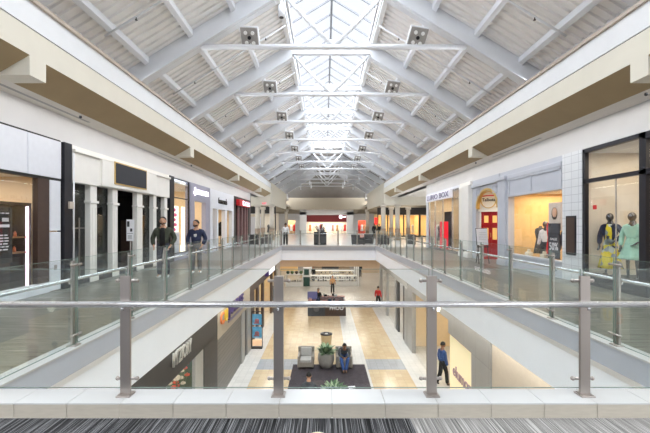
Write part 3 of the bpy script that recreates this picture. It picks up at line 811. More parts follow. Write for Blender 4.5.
def garment(name,label,loc,m,w=.42,h=1.0,stand=True,grp=None):
    t=thing(name,label,'clothing display',loc,group=grp)
    b=MB(); b.lathe((0,0,.5),[(.24*w/.42,0),(.18*w/.42,.3*h),(.14*w/.42,.5*h),(.2*w/.42,.75*h),(.17*w/.42,.86*h),(.06,.9*h),(.05,.95*h)],14,1,.6,wob=.06,nw=5); b.build('garment', m, t)
    b=MB(); b.cyl((0,0,.02),(0,0,.7),.02,seg=8); b.cyl((0,0,0),(0,0,.03),.16,seg=14); b.build('stand', darkm, t)
    return t
garment('dress_form','red garment on a stand in the white boutique',(L*(UW+.7),24.3,.03),redc)
garment('dress_form','black garment on a stand in the white boutique window',(L*(UW+.5),25.4,.3),blackc)
garment('dress_form','pale garment on a stand in the white boutique doorway',(L*(UW+1.2),23.4,.03),ivoryf)
garment('dress_form','grey garment on a stand in the left window of the white boutique',(L*(UW+.4),22.15,.3),greyc)
# E: dark shop with red sign
o=(L*UW,29.8,0); t=thing('storefront','dark storefront with a red and white sign near the far columns','storefront',o)
b=MB(o); b.box(L*(UW+.0),L*(UW+.2),26.8,33,3.1,3.6); b.box(L*(UW+.0),L*(UW+.2),26.8,27.6,0,3.1)
b.box(L*(UW+.0),L*(UW+.2),32.2,33,0,3.1); b.build('facade', charc, t)
b=MB(o)
for y in (28.4,29.5,30.6,31.5): b.box(L*(UW-.06),L*(UW+.1),y-.12,y+.12,0,2.95,.01)
b.build('pilaster', mat('rose_stone',(.55,.42,.42),.4,noise=.1), t)
b=MB(o); b.box(L*(UW-.25),L*(UW+.0),27.7,31.5,2.95,3.42,.02); b.build('sign_box', redm, t)
b=MB(o); b.box(L*(UW-.275),L*(UW-.25),28.8,31.4,3.02,3.36,.005); b.build('sign_panel', lit_sign, t)
letters('sign_lettering','IOOI',.42,black,(L*(UW-.285),30.1,3.19),'+x',t,o=o,length=2.1)
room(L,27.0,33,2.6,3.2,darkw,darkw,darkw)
struct(MB().box(L*UW,L*(UW+3),33,33.15,0,ZC).build('wall_left', charc))

# ================================================================== RIGHT UPPER SHOPS (s=+1)
R=1
o=(R*UW,8.5,0); t=thing('storefront','black framed clothing storefront with tall glass and two mannequins on the right','storefront',o)
b=MB(o); frames(b,R,-.04,.06,8.30,10.24,.0,3.60,(),(2.74,),.10); b.box(R*(UW-.04),R*(UW+.12),3.2,8.3,3.45,3.60); b.box(R*(UW-.04),R*(UW+.12),3.2,8.3,2.68,2.80)
b.box(R*(UW-.04),R*(UW+.06),8.22,8.30,0,3.6)
b.box(R*(UW-.02),R*(UW+.12),3.2,10.2,.0,.33); b.build('window_frame', darkm, t)
for ya_,yb_ in ((8.36,10.16),(3.2,8.2)):
    b=MB(o); b.box(R*(UW+.03),R*(UW+.042),ya_,yb_,.33,3.5); b.build('pane', gl_shop, t)
b=MB(o); b.box(R*(UW+.02),R*(UW+.05),9.15,9.165,.33,2.7); b.build('glass_joint', steelr, t)
b=MB(o); b.box(R*(UW+.018),R*(UW+.028),9.8,9.93,1.98,2.09); b.build('red_sticker', redm, t)
room(R,3.0,10.25,3.4,3.5,creamw)
area((R*(UW+1.4),7.5,3.45),2.2,4.5,80,WARM)
struct(MB().box(R*(UW+1.6),R*(UW+1.7),8.9,10.2,.03,3.4).build('wall_interior', creamw))
t=thing('archway','warm lit doorway frame inside the black framed shop','doorway',(R*(UW+2.2),8.3,.03))
b=MB(); b.box(-.05,.05,-.5,-.43,0,2.1); b.box(-.05,.05,.43,.5,0,2.1); b.box(-.05,.05,-.5,.5,2.1,2.18); b.build('door_frame', woodm, t)
# tiled pier
o=(R*UW,10.7,0); b=MB(o); b.box(R*(UW-.04),R*(UW+.2),10.27,11.12,0,3.62); p=b.build('tiled_pier', tilew); p.location=o
tag(p,'pier clad in small white tiles beside the black framed shop','pier')
t=thing('wall_panel','dark brown directory panel on the white tiled pier','wall panel',(R*(UW-.04),10.7,.73))
b=MB(); b.box(-.03,0,-.21,.21,0,1.1,.005); b.build('panel', darkm, t)
b=MB(); b.box(-.036,-.03,-.17,.17,.05,1.05,.002); b.build('inset', browns, t)
# window with sale poster
o=(R*UW,12.8,0); t=thing('storefront','grey framed storefront with golden interior and sale poster','storefront',o)
b=MB(o); b.box(R*(UW-.06),R*(UW+.16),11.14,15.15,3.30,3.45,.01); b.box(R*(UW-.0),R*(UW+.16),11.14,15.15,3.45,3.62)
b.box(R*(UW-.02),R*(UW+.16),11.14,14.5,2.62,3.30)
for y in (11.2,12.85,14.35): b.box(R*(UW-.05),R*(UW),y-.05,y+.05,2.70,3.28,.004)
b.box(R*(UW-.05),R*(UW),11.14,14.5,2.62,2.70,.004); b.box(R*(UW-.05),R*(UW),11.14,14.5,3.22,3.30,.004)
b.box(R*(UW-.03),R*(UW+.16),11.14,14.5,0,.42); b.box(R*(UW-.06),R*(UW+.16),11.14,14.5,.42,.5,.005)
b.box(R*(UW-.05),R*(UW+.16),14.4,14.5,.5,2.62); b.build('facade', greyp, t)
b=MB(o); b.box(R*(UW+.05),R*(UW+.06),11.14,14.45,.5,2.62); b.build('pane', gl_shop, t)
b=MB(o); b.box(R*(UW-.12),R*(UW+.25),14.5,15.12,0,3.3,.01); b.box(R*(UW-.16),R*(UW+.25),14.46,15.16,3.3,3.45,.01); b.box(R*(UW-.15),R*(UW+.25),14.47,15.15,0,.2,.01); b.build('pilaster', greyp, t)
room(R,11.1,14.6,3.2,2.75,goldw)
area((R*(UW+1.5),12.8,2.7),1.8,3,95,WARM2)
t=thing('sale_poster','hanging poster of a woman above a black sale sign reading 50% in the window','poster',(R*(UW+.3),12.0,.5))
b=MB(); b.box(-.02,.02,-.34,.34,.9,1.78,.004); b.build('photo_panel', mat('pale_photo',(.90,.84,.80),.5,noise=.05), t)
b=MB(); b.ball((-.045,-.02,1.46),.12,sx=.25,sz=1.3); b.build('portrait_face', mat('printed_face',(.93,.74,.62),.6,noise=.05), t)
b=MB(); b.ball((-.025,.02,1.43),.155,sx=.08,sz=1.3); b.build('portrait_hair', browns, t)
b=MB(); b.box(-.06,-.03,-.30,.30,.0,1.12,.004); b.build('sale_panel', mat('slate_poster',(.17,.19,.25),.5,noise=.08), t)
letters('sale_lettering','50%',.34,boardw,(-.065,0,.38),'-x',t,length=.46,depth=.006)
letters('sale_lettering','SALE',.1,boardw,(-.065,0,.62),'-x',t,length=.36,depth=.006)
garment('dress_form','red dress on a stand beside the sale poster',(R*(UW+.45),12.5,.03),redc,w=.3,h=1.25)
garment('dress_form','grey jacket on a stand at the left side of the golden window',(R*(UW+.9),13.9,.03),dgreyc,h=1.05)
for i,y in enumerate((12.45,13.4)):
    b=MB(); b.box(R*(UW+.12),R*(UW+.3),y-.12,y+.12,.5,.62,.02); b.box(R*(UW+.17),R*(UW+.25),y-.06,y+.06,.62,.7,.02)
    tag(b.build('handbag', ivoryf),('nearer','farther')[i]+' pale handbag on the sill of the golden window','handbag')
t=thing('shelf_unit','tall gold shelf unit at the back of the golden window','shelf',(R*(UW+2.8),13.2,.03))
b=MB(); b.box(-.2,.2,-1.2,-1.15,0,2.2); b.box(-.2,.2,1.15,1.2,0,2.2); b.box(-.2,.2,-.02,.02,0,2.2); b.build('upright', woodm, t)
for z in (.5,1.0,1.5,2.15):
    b=MB(); b.box(-.2,.2,-1.2,1.2,z,z+.04); b.build('shelf', woodm, t)
# Talbots shop with recessed angled red door
o=(R*UW,16.5,0); t=thing('storefront','grey storefront with an arched entry, round name sign and red door','storefront',o)
b=MB(o)
# wall with arched opening  (opening y 15.3..17.5, spring z 2.35, crown z 3.1)
ya,yb=15.28,17.52; yc=(ya+yb)/2; zs=2.35; rx=(yb-ya)/2; rz_=.80; W0=UW-.02
N=20
arc=[(yc-rx*math.cos(PI*i/N), zs+rz_*math.sin(PI*i/N)) for i in range(N+1)]
for x0_,x1_ in ((W0,UW+.2),):
    for (a,z_a),(c,z_b) in zip(arc,arc[1:]):
        q=[(a,z_a),(c,z_b),(c,3.62),(a,3.62)]
        b.prism(q,'x',x0_,x1_-.1)
b.box(W0,UW+.2,15.17,ya,0,3.62); b.box(W0,UW+.2,yb,17.94,0,3.62)
b.box(UW-.1,UW+.2,15.17,17.94,3.28,3.42,.01)
# picture-frame mouldings in the spandrels
for y0_,y1_ in ((15.35,15.75),(17.05,17.45)):
    for q in ((y0_,y1_,3.16,3.19),(y0_,y1_,2.88+.0,2.91)): b.box(UW-.045,UW-.02,*q)
    b.box(UW-.045,UW-.02,y0_,y0_+.03,2.88,3.19); b.box(UW-.045,UW-.02,y1_-.03,y1_,2.88,3.19)
b.build('facade', greyp, t)
b=MB(o)
for (a,z_a),(c,z_b) in zip(arc,arc[1:]):
    b.prism([(a,z_a),(c,z_b),(c+(yc-c)*.10,z_b-.08),(a+(yc-a)*.10,z_a-.08)],'x',UW-.04,UW+.10)
b.build('arch_lining', goldf, t)
A=Vector((UW+.18,17.5,0)); Bv=Vector((UW+1.1,16.75,0)); dv=(Bv-A); Ln=dv.length; ang=math.atan2(dv.y,dv.x)
ent=thing_e=bpy.data.objects.new('entry_wall',None); C.objects.link(ent); ent.parent=t
ent.location=Vector(A)-Vector(o); ent.rotation_euler=(0,0,ang)
b=MB(); b.box(-.1,Ln+.1,0,.08,2.22,3.35); b.box(-.1,.04,0,.1,0,2.25); b.box(Ln-.04,Ln+.1,0,.1,0,2.25); b.box(-.1,Ln+.1,-.05,.08,2.17,2.27); b.build('tympanum', pillarw, ent)
cxm=.36
b=MB()
for i in range(36):
    a0=2*PI*i/36; a1=2*PI*(i+1)/36
    b.beam((cxm+.33*math.cos(a0),-.03,2.70+.37*math.sin(a0)),(cxm+.33*math.cos(a1),-.03,2.70+.37*math.sin(a1)),.04,.035)
b.build('sign_ring', goldf, ent)
b=MB(); 
for i in range(10):
    x_=-.27+.054*i; b.obox((cxm+x_+.027,-.012,2.86+.03*math.cos((x_)*4)),(.06,.012,.05))
b.build('sign_bar', redm, ent)
lt=letters('sign_lettering','Talbots',.2,black,(cxm,-.012,2.70),0,ent,depth=.012,length=.56)
d0,d1=.03,.84
b=MB(); b.mat(redd); b.box(d0,d1,.02,.06,0,2.16)
b.box(d0,d0+.1,.0,.02,0,2.16); b.box(d1-.1,d1,.0,.02,0,2.16); b.box(d0,d1,.0,.02,2.06,2.16); b.box(d0,d1,.0,.02,0,.22); b.box((d0+d1)/2-.06,(d0+d1)/2+.06,.0,.02,0,2.16); b.box(d0,d1,.0,.02,1.5,1.6)
b.mat(lamp_y)
mm=mat('door_pane_lit',(1,.80,.48),.3,emit=.25); b.mats[b.cur]=mm
for (xa,xb) in ((d0+.13,(d0+d1)/2-.09),((d0+d1)/2+.09,d1-.13)):
    b.box(xa,xb,.008,.022,1.66,1.98); b.box(xa,xb,.008,.022,.9,1.42)
b.build('red_door', redd, ent)
b=MB(); b.cyl(((d0+d1)/2+.03,-.05,1.0),((d0+d1)/2+.03,-.05,1.2),.012); b.build('door_handle', goldf, ent)
struct(MB().box(UW+.2,UW+1.6,15.0,15.1,0,3.5).build('wall_interior', goldw))
struct(MB().box(UW+1.3,UW+1.4,15.0,18.0,0,3.5).build('wall_interior', goldw))
struct(MB().box(UW+.2,UW+1.4,15.0,18.0,3.42,3.5).build('ceiling', white))
area((UW+.75,16.2,3.35),.5,.8,16,WARM2)
# easel board
t=thing('easel_sign','white board on a black easel in front of the red door','easel sign',(6.12,15.4,0),rz=.25)
b=MB(); b.obox((0,0,1.08),(.5,.03,.66),(-.12,0,0),.004); b.build('board', boardw, t)
b=MB(); b.obox((0,.02,1.08),(.54,.02,.70),(-.12,0,0),.003); b.build('board_frame', black, t)
for i,(x0_,y0_,x1_,y1_) in enumerate(((-.24,-.12,-.2,.06),(.24,-.12,.2,.06),(0,.38,0,.08))):
    b=MB(); b.beam((x0_,y0_,0),(x1_,y1_,1.42),.03,.02); b.build('leg', black, t)
b=MB(); b.box(-.24,.24,-.12,.02,.66,.70); b.build('ledge', black, t)
b=MB()
for i in range(6): b.obox((0,-.027+.012*0,.9+.07*i),(.36,.004,.006),(-.12,0,0))
b.build('board_lines', greyc, t)
# white pilaster
o=(R*UW,18.6,0); t=thing('pilaster','wide white pilaster between the arched entry and the boutique','pilaster',o)
b=MB(o); b.box(UW-.2,UW+.25,18.0,19.25,0,3.45,.01); b.box(UW-.14,UW+.25,17.95,19.3,3.45,3.62); b.build('shaft', pillarw, t)
b=MB(o); b.box(UW-.24,UW+.25,17.97,19.28,0,.2,.01); b.build('base', pillarw, t)
# boutique
o=(R*UW,22.6,0); t=thing('storefront','glass fronted boutique with lavender lettering on the right gallery','storefront',o)
b=MB(o); b.box(UW-.03,UW+.1,19.3,26,3.50,3.62); b.box(UW-.06,UW+.14,25.6,26,0,3.5,.01); b.build('facade', facew, t)
b=MB(o); frames(b,R,0,.08,19.3,25.6,.1,3.5,(20.9,22.6,24.2),(),.05); b.box(UW,UW+.1,19.3,25.6,0,.12); b.build('window_frame', steelr, t)
for ya_,yb_ in ((19.3,21),(22.6,25.6)):
    b=MB(o); b.box(UW+.03,UW+.04,ya_,yb_,.1,3.45); b.build('pane', gl_shop, t)
b=MB(o); b.box(UW-.16,UW-.0,20.75,25.7,3.05,3.5,.01); b.build('sign_box', mat('pale_signbox',(.86,.86,.90),.4,emit=.25), t)
letters('sign_lettering','LURIO BOX',.44,lavl,(UW-.17,23.2,3.27),'-x',t,o=o,length=4.4)
room(R,19.3,25.9,3.0,3.4,creamw)
area((UW+1.5,22.6,3.3),1.6,5,100,(1,.82,.55))
b=MB(); b.box(UW+.25,UW+.6,23.35,23.95,.03,1.75,.01); tag(b.build('display_column', mat('red_display',(.88,.10,.22),.4,emit=.25)),'tall glowing red display column at the boutique entrance','display column')
b=MB(); b.box(UW+1.0,UW+1.1,24.0,25.4,.03,2.4); tag(b.build('display_wall', dgreyc),'dark partition panel inside the boutique','partition')
struct(MB().box(UW+2.0,UW+2.1,22.3,25.5,.03,3.3).build('wall_interior', goldw))
for i,(y,m_,d) in enumerate(((20.1,pinkc,'dusty pink'),(24.6,greyc,'grey'),(25.2,whitec,'white'))):
    garment('dress_form','%s garment on a stand in the boutique window'%d,(UW+.5,y,.03),m_,h=1.1)
struct(MB().box(UW,UW+4,26.0,26.15,0,ZC).build('wall_right', wallm))

# ================================================================== FAR SHOPS (facing the camera)
def far_shop(x0,x1,y,z1,wm,label,glow,frame_m,bars,items):
    o=((x0+x1)/2,y,0); t=thing('storefront',label,'storefront',o)
    b=MB(o); b.box(x0,x1,y,y+.15,z1,z1+.9); b.box(x0,x0+.12,y,y+.15,0,z1); b.box(x1-.12,x1,y,y+.15,0,z1)
    for x in bars: b.box(x-.07,x+.07,y,y+.12,0,z1)
    b.box(x0,x1,y,y+.12,0,.15); b.build('frame', frame_m, t)
    b=MB(o); b.box(x0,x1,y+.05,y+.06,.15,z1); b.build('pane', gl_shop, t)
    b=MB(); b.mat(wm); b.box(x0,x1,y+3,y+3.1,0,z1+.1); b.box(x0,x0+.05,y+.2,y+3,0,z1+.1); b.box(x1-.05,x1,y+.2,y+3,0,z1+.1)
    b.mat(white); b.box(x0,x1,y+.15,y+3,z1,z1+.05); struct(b.build('wall_interior'))
    area(((x0+x1)/2,y+1.3,z1-.03),max(.5,x1-x0-.6),1.6,glow[0],glow[1])
    for i,(x,m_,l) in enumerate(items): garment('dress_form',l,(x,y+.8,0),m_,h=1.1)
    return t,o
far_shop(6.3,11.6,47.5,2.75,goldw,'dark framed shop with golden interior behind the right far columns',(150,WARM2),charc,(7.6,8.2,9.6,10.2),[(7.0,pinkc,'dusty pink garment in the golden shop behind the far columns'),(8.9,whitec,'white garment in the golden shop behind the far columns'),(10.9,ivoryf,'ivory garment in the golden shop behind the far columns')])
far_shop(11.6,16,47.5,2.75,goldw,'dark framed shop at the far right end of the cross hall',(100,WARM2),charc,(13.5,),[])
b=MB(); b.box(5.9,6.25,47.2,47.4,1.5,2.4,.02); tag(b.build('lit_sign', lit_red),'small red lit sign beside the golden far shop','sign')
far_shop(-12.0,-6.4,47.5,2.9,creamw,'dark framed shop behind the left far columns',(60,NEUT),charc,(-10.5,-8.5),[(-7.4,greyc,'grey garment in the shop behind the left far columns'),(-9.4,blackc,'black garment in the shop behind the left far columns')])
b=MB(); b.box(-9.6,-7.9,46.6,46.7,.4,2.5,.01); b.box(-9.4,-8.1,46.55,46.75,0,.4); tag(b.build('display_board', boardw),'large white board standing in front of the left far shop','display board')
# central department store portal
o=(0,59,0); t=thing('storefront','white portal of the store at the far end with a dark red header','storefront',o)
b=MB(o); b.box(-4.15,-3.1,58.6,59.4,0,3.5,.02); b.box(3.1,4.15,58.6,59.4,0,3.5,.02); b.box(-4.15,4.15,58.6,59.4,3.0,3.85,.02); b.build('portal', white, t)
b=MB(o); b.box(-3.1,3.1,59.0,59.2,1.95,3.0); b.build('header', maroon, t)
b=MB(o); b.cyl((2.2,58.98,2.7),(2.2,58.94,2.7),.28,seg=20); b.box(2.5,3.0,58.94,58.98,2.62,2.8); b.build('sign_emblem', lit_sign, t)
area((0,60.2,1.9),5.5,1,130,WARM)
for i,x in enumerate((-2.6,-1.9,-1.0,1.0,1.7,2.4,2.9)):
    garment('dress_form','small %s garment display inside the far portal'%('orange','ivory','red','pink','tan','white','crimson')[i],(x,60.2,0),(orangel,ivoryf,redc,pinkc,woodm,whitec,redm)[i],h=1.1)
for s,nm,m_ in ((-1,'left',mat('honey_wall',(.86,.72,.55),.7,noise=.1)),(1,'right',mat('orange_red_wall',(.80,.30,.20),.7,noise=.1))):
    x0,x1=sorted((s*4.3,s*7.6)); b=MB(); b.box(x0,x1,60.5,60.6,0,3); struct(b.build('wall_far', m_))
    struct(MB().box(*sorted((s*4.15,s*7.6)),59.2,59.3,2.15,3.2).build('wall_far', wallm)); struct(MB().box(*sorted((s*4.15,s*4.9)),59.2,59.3,0,2.15).build('wall_far', wallm)); struct(MB().box(*sorted((s*6.2,s*7.6)),59.2,59.3,0,2.15).build('wall_far', wallm))
    area((s*5.6,59.9,2.6),2,.6,45,WARM)
    for i_,x_ in enumerate((5.1,5.6,6.0)): garment('dress_form',('crimson','white','tan')[i_]+' garment in the small doorway shop on the far %s'%nm,(s*x_,60.1,0),(redc,whitec,woodm)[i_],h=1.1)
    struct(MB().box(*sorted((s*4.15,s*16)),59.3,59.6,2.7,5.2).build('wall_far', ltaupe))
    struct(MB().box(*sorted((s*7.6,s*16)),59.3,59.6,0,2.7).build('wall_far', charc))
    struct(MB().box(*sorted((s*15.9,s*16)),26,60,0,ZC+.2).build('wall_%s'%nm, wallm))
# exit sign
b=MB(); b.box(-6.45,-5.95,37.25,37.3,3.5,3.72,.01); e=b.build('exit_sign', boardw); tag(e,'small red lit EXIT sign hung under the left beam end','exit sign')
letters('exit_lettering','EXIT',.22,lit_red,(-6.2,37.24,3.61),'-y',e,length=.42,depth=.01)

# ================================================================== FURNITURE
def make_chair(label, m1, m2, group=None):
    t=thing('armchair',label,'armchair',group=group)
    b=MB(); b.box(-.36,.36,-.36,.38,.08,.30,.03); b.build('seat_base', m1, t)
    for s in (-1,1):
        b=MB(); b.box(s*.36,s*.25,-.38,.36,.08,.58,.03); b.build('armrest', m1, t)
        for y in (-.3,.32):
            b=MB(); b.cyl((s*.3,y,0),(s*.3,y,.1),.025,seg=8); b.build('leg', darkm, t)
    b=MB(); b.obox((0,.34,.47),(.74,.13,.66),(-.12,0,0),.035); b.build('backrest', m1, t)
    b=MB(); b.box(-.25,.25,-.36,.24,.29,.42,.04); b.build('seat_cushion', m2, t)
    b=MB(); b.obox((0,.2,.60),(.5,.13,.38),(-.2,0,0),.05); b.build('back_cushion', m2, t)
    return t
ch=make_chair('empty taupe armchair with pale cushions on the lower level rug',tweed,pillow,'armchairs on the lower level rug'); ch.location=(-1.10,17.05,LOW+.012)
dup(ch,(.60,17.05,LOW+.012),0,'taupe armchair on the lower level rug with a man in jeans sitting in it')
dup(ch,(-.80,12.75,LOW+.012),PI,'taupe armchair nearest the camera on the rug, a person in it')
dcs=make_chair('dark grey',chard,chard,'dark armchairs beyond the far railing')
spots=[(2.25,28.6,.5,'dark grey armchair nearest right of the black kiosk behind the far railing'),(3.1,29.6,-.3,'second dark grey armchair right of the black kiosk, close to its neighbour'),(4.15,28.7,.2,'dark grey armchair under the right far column'),(6.25,28.8,-.2,'rightmost dark grey armchair near the boutique end'),(-5.6,28.6,.2,'leftmost dark grey armchair near the dark shop'),(-4.75,29.2,-.2,'dark grey armchair on the left, left of the walking person')]
for i,(x,y,r_,l) in enumerate(spots):
    if i==0: dcs.location=(x,y,0); dcs.rotation_euler=(0,0,r_); dcs['label']=l
    else: dup(dcs,(x,y,0),r_,l)
# rug
b=MB(); b.box(-1.70,1.55,12.0,17.3,LOW,LOW+.012,.003); tag(b.build('rug', rugm),'dark purple-grey rectangular rug on the lower floor','rug')
b=MB(); b.obox((.80,14.85,LOW+.02),(.28,.2,.012),(0,0,.2)); tag(b.build('paper', boardw),'small white paper lying on the dark rug','paper')
def make_plant(label, loc, n=130, seed=1):
    t=thing('potted_plant',label,'potted plant',loc)
    b=MB(); b.lathe((0,0,0),[(.20,0),(.31,.15),(.375,.38),(.35,.6),(.30,.68),(.28,.68),(.27,.6)],28); b.build('planter', concrete, t)
    b=MB(); b.cyl((0,0,.55),(0,0,.64),.265,seg=24); b.build('soil', soil, t)
    random.seed(seed); b=MB()
    for i in range(n):
        a=random.random()*2*PI; el=random.random()**.7; L_=.28+.34*random.random(); w=.04+.03*random.random()
        d=Vector((math.cos(a),math.sin(a),0)); base=d*.1*random.random()+Vector((0,0,.62))
        side=Vector((-d.y,d.x,0)); b.mat(leafg if random.random()<.5 else leafv)
        prev=None
        for kk in range(5):
            f=kk/4; p=base+d*(L_*f*(.35+.75*(1-el)))+Vector((0,0,L_*(.25+.9*el)*(f-.45*f*f*(1.3-el*.6)))); ww=w*math.sin(PI*(.12+.86*f))
            q=(b.v(p-side*ww),b.v(p+side*ww+Vector((0,0,.008))))
            if prev: b.face([prev[0],prev[1],q[1],q[0]],True)
            prev=q
    b.build('foliage', leafg, t)
    return t
make_plant('leafy plant in a round grey planter between the two armchairs',(-.20,16.95,LOW+.012),160,2)
make_plant('second leafy plant nearest the camera on the rug, its pot hidden below the curb',(.02,12.9,LOW+.012),190,5)
t=thing('waste_bin','tan tapered waste bin with dark rim behind the planter','waste bin',(-.18,19.3,LOW))
b=MB(); b.lathe((0,0,0),[(.20,0),(.22,.05),(.29,.78),(.30,.80)],24); b.build('body', binm, t)
b=MB(); b.lathe((0,0,.8),[(.305,0),(.305,.04),(.14,.05),(.13,.01)],24,cap=False); b.cyl((0,0,.79),(0,0,.81),.28,seg=24); b.build('rim', darkm, t)
b=MB(); b.cyl((0,0,.815),(0,0,.85),.08,seg=16); b.build('opening', lens, t)
# floor outlet
t=thing('floor_outlet','round beige floor outlet cap in the dark carpet at the bottom edge','floor outlet',(-.305,2.83,0))
b=MB(); b.cyl((0,0,0),(0,0,.012),.075,seg=28); b.build('rim', steel, t)
b=MB(); b.cyl((0,0,.012),(0,0,.018),.06,seg=28); b.build('cap', binm, t)
# black kiosk on the far floor
t=thing('kiosk','black display kiosk with dense ornaments on top behind the far railing','kiosk',(-.62,29.3,0))
b=MB(); b.box(-.48,.48,-.3,.3,0,.95,.01); b.build('cabinet', black, t)
b=MB(); b.box(-.5,.5,-.32,.32,.95,1.0,.005); b.build('counter', charc, t)
b=MB(); b.box(-.44,-.04,-.315,-.3,.2,.85); b.box(.02,.42,-.315,-.3,.2,.85); b.build('front_panel', charc, t)
random.seed(11); b=MB()
for i in range(60):
    a=random.random()*2*PI; r_=.1+.35*random.random(); z=1.0+.6*random.random()
    b.mat((greyc,whitec,black,browns)[i%4]); b.beam((.1*math.cos(a),.1*math.sin(a),1.0),(r_*math.cos(a),.25*math.sin(a),z),.03,.03)
    b.ball((r_*math.cos(a),.25*math.sin(a),z),.04,seg=6,rings=4)
b.build('ornament_display', greyc, t)

# ================================================================== LOWER LEVEL
struct(MB().box(-12,12,0,75,LOW-.1,LOW).build('floor', lowfl),'tan and white tiled lower floor')
for s,nm in ((-1,'left'),(1,'right')):
    struct(MB().box(*sorted((s*3.47,s*8)),0,27,-.97,-.9).build('ceiling', beigeb))
struct(MB().box(-12,12,27,75,-.97,-.9).build('ceiling', beigeb))
struct(MB().box(-12,12,-.1,0,LOW,-.9).build('wall_near', wallm))
struct(MB().box(-12,12,66,66.1,LOW,-.9).build('wall_far', creamw))
LWI=4.1
# ---- left lower shops
o=(-LWI,10,LOW); t=thing('storefront','charcoal lower level storefront with large pale block letters','storefront',o)
b=MB(o); b.box(-LWI-.15,-LWI,1,13.6,-2.35,-.95); b.box(-LWI-.15,-LWI,1,9.2,LOW,-2.3); b.box(-LWI-.2,-LWI,12.1,13.6,LOW,-2.3); b.box(-LWI-.15,-LWI,9.2,12.1,LOW,-4.5); b.build('facade', charc, t)
b=MB(o); b.box(-LWI-.12,-LWI-.02,9.2,9.3,-4.5,-2.35); b.box(-LWI-.12,-LWI-.02,11.35,12.1,-4.5,-2.35); b.build('window_frame', lettgrey, t)
b=MB(o); b.box(-LWI-.08,-LWI-.07,9.3,11.35,-4.5,-2.35); b.build('pane', gl_shop, t)
letters('sign_lettering',"M'ZIORY",.50,lettgrey,(-LWI+.03,10.2,-1.86),'+x',t,o=o,length=1.3,depth=.05)
b=MB(); b.mat(greeng); b.box(-7,-6.9,8,13,LOW,-1.5); b.box(-7,-LWI-.15,12.9,13,LOW,-1.5); b.box(-7,-LWI-.15,8,8.1,LOW,-1.5); b.mat(white); b.box(-7,-LWI-.15,8,13,-1.5,-1.4); struct(b.build('wall_interior'))
area((-5.4,10.5,-1.55),1.6,3,40,NEUT)
b=MB(); b.box(-4.75,-4.3,10.2,11.8,LOW,-3.5,.01); tag(b.build('plinth', charc),'dark display plinth under the orange flowers','plinth')
t=thing('flower_arrangement','orange and ivory flowers in the lower charcoal shop window','flowers',(-4.5,11.0,-3.5))
random.seed(5); b=MB(); heads=[]
for i in range(16):
    y=-.55+1.15*random.random(); x=-.12+.2*random.random(); z=.35+.55*random.random(); heads.append((x,y,z)); b.cyl((x*.3,y*.35,0),(x,y,z),.008,seg=5)
b.build('stems', leafg, t)
b=MB()
for i,h in enumerate(heads):
    b.mat(orangef if i%3 else ivoryf)
    for kk in range(7):
        a=2*PI*kk/7; b.ball((h[0]+.045*math.cos(a),h[1]+.045*math.sin(a),h[2]),.045,sz=.6,seg=7,rings=5)
    b.ball((h[0],h[1],h[2]+.02),.04,seg=7,rings=5)
b.build('blossoms', orangef, t)
b=MB(); b.lathe((0,0,0),[(.1,0),(.14,.1),(.1,.26),(.12,.3)],16); b.build('vase', concrete, t)
# second lower left shop
o=(-LWI,17,LOW); t=thing('storefront','beige lower level storefront with orange, yellow and purple letters','storefront',o)
b=MB(o); b.box(-LWI-.1,-LWI+.02,13.6,19.38,-2.55,-.95); b.build('sign_band', mat('putty_panel',(.74,.70,.64),.6,noise=.04), t)
b=MB(o); b.box(-LWI-.12,-LWI,13.6,17.4,LOW,-2.55); b.build('shutter', tiles('grey_shutter',(.50,.48,.47),(.46,.45,.44),(.36,.35,.34),6,.16,.01,.5,axes='yz'), t)
for ya,yb in ((17.4,18.0),(18.6,19.4)):
    b=MB(o); b.box(-LWI-.15,-LWI+.06,ya,yb,LOW,-2.5,.005); b.build('pilaster', stone, t)
b=MB(o); b.box(-LWI-.1,-LWI,18.0,18.6,LOW,-2.5); b.build('door', charc, t)
letters('sign_lettering','C',.62,orangel,(-LWI+.06,14.05,-1.92),'+x',t,o=o,length=.42,depth=.06,label='orange letter')
letters('sign_lettering','U',.62,yellowl,(-LWI+.06,14.6,-1.92),'+x',t,o=o,length=.36,depth=.06,label='yellow letter')
letters('sign_lettering','JUBILEE',.62,purple,(-LWI+.06,16.3,-1.85),'+x',t,o=o,length=2.7,depth=.08,label='purple letters')
b=MB(o); b.box(-LWI+.02,-LWI+.06,15.0,17.6,-2.3,-2.22); b.build('sign_underline', lavl, t)
# third: dark/bronze, then warm shop
o=(-LWI,22.5,LOW); t=thing('storefront','bronze lower level storefront with poster panels and a small lit sign','storefront',o)
b=MB(o); b.box(-LWI-.1,-LWI,19.4,30,-2.0,-.95)
for ya,yb in ((19.4,20.6),(21.6,22.1),(23.4,23.9),(27.2,27.8),(29.4,30)): b.box(-LWI-.1,-LWI+.03,ya,yb,LOW,-2.0)
b.build('facade', browns, t)
b=MB(o); b.box(-LWI-.06,-LWI-.05,20.6,29.5,LOW,-2.0); b.build('pane', gl_shop, t)
b=MB(o); b.box(-LWI+.0,-LWI+.25,24.3,27.2,-1.75,-1.3,.02); b.build('sign_box', purple, t)
b=MB(o); b.box(-LWI+.25,-LWI+.27,24.5,27.0,-1.66,-1.4); b.build('sign_panel', lit_sign, t)
b=MB(); b.mat(warmw); b.box(-7,-6.9,20.6,30,LOW,-1.2); b.box(-7,-LWI-.15,29.9,30,LOW,-1.2); b.box(-7,-LWI-.15,20.6,20.7,LOW,-1.2); struct(b.build('wall_interior'))
area((-5.5,25.5,-1.2),1.5,7,160,WARM2)
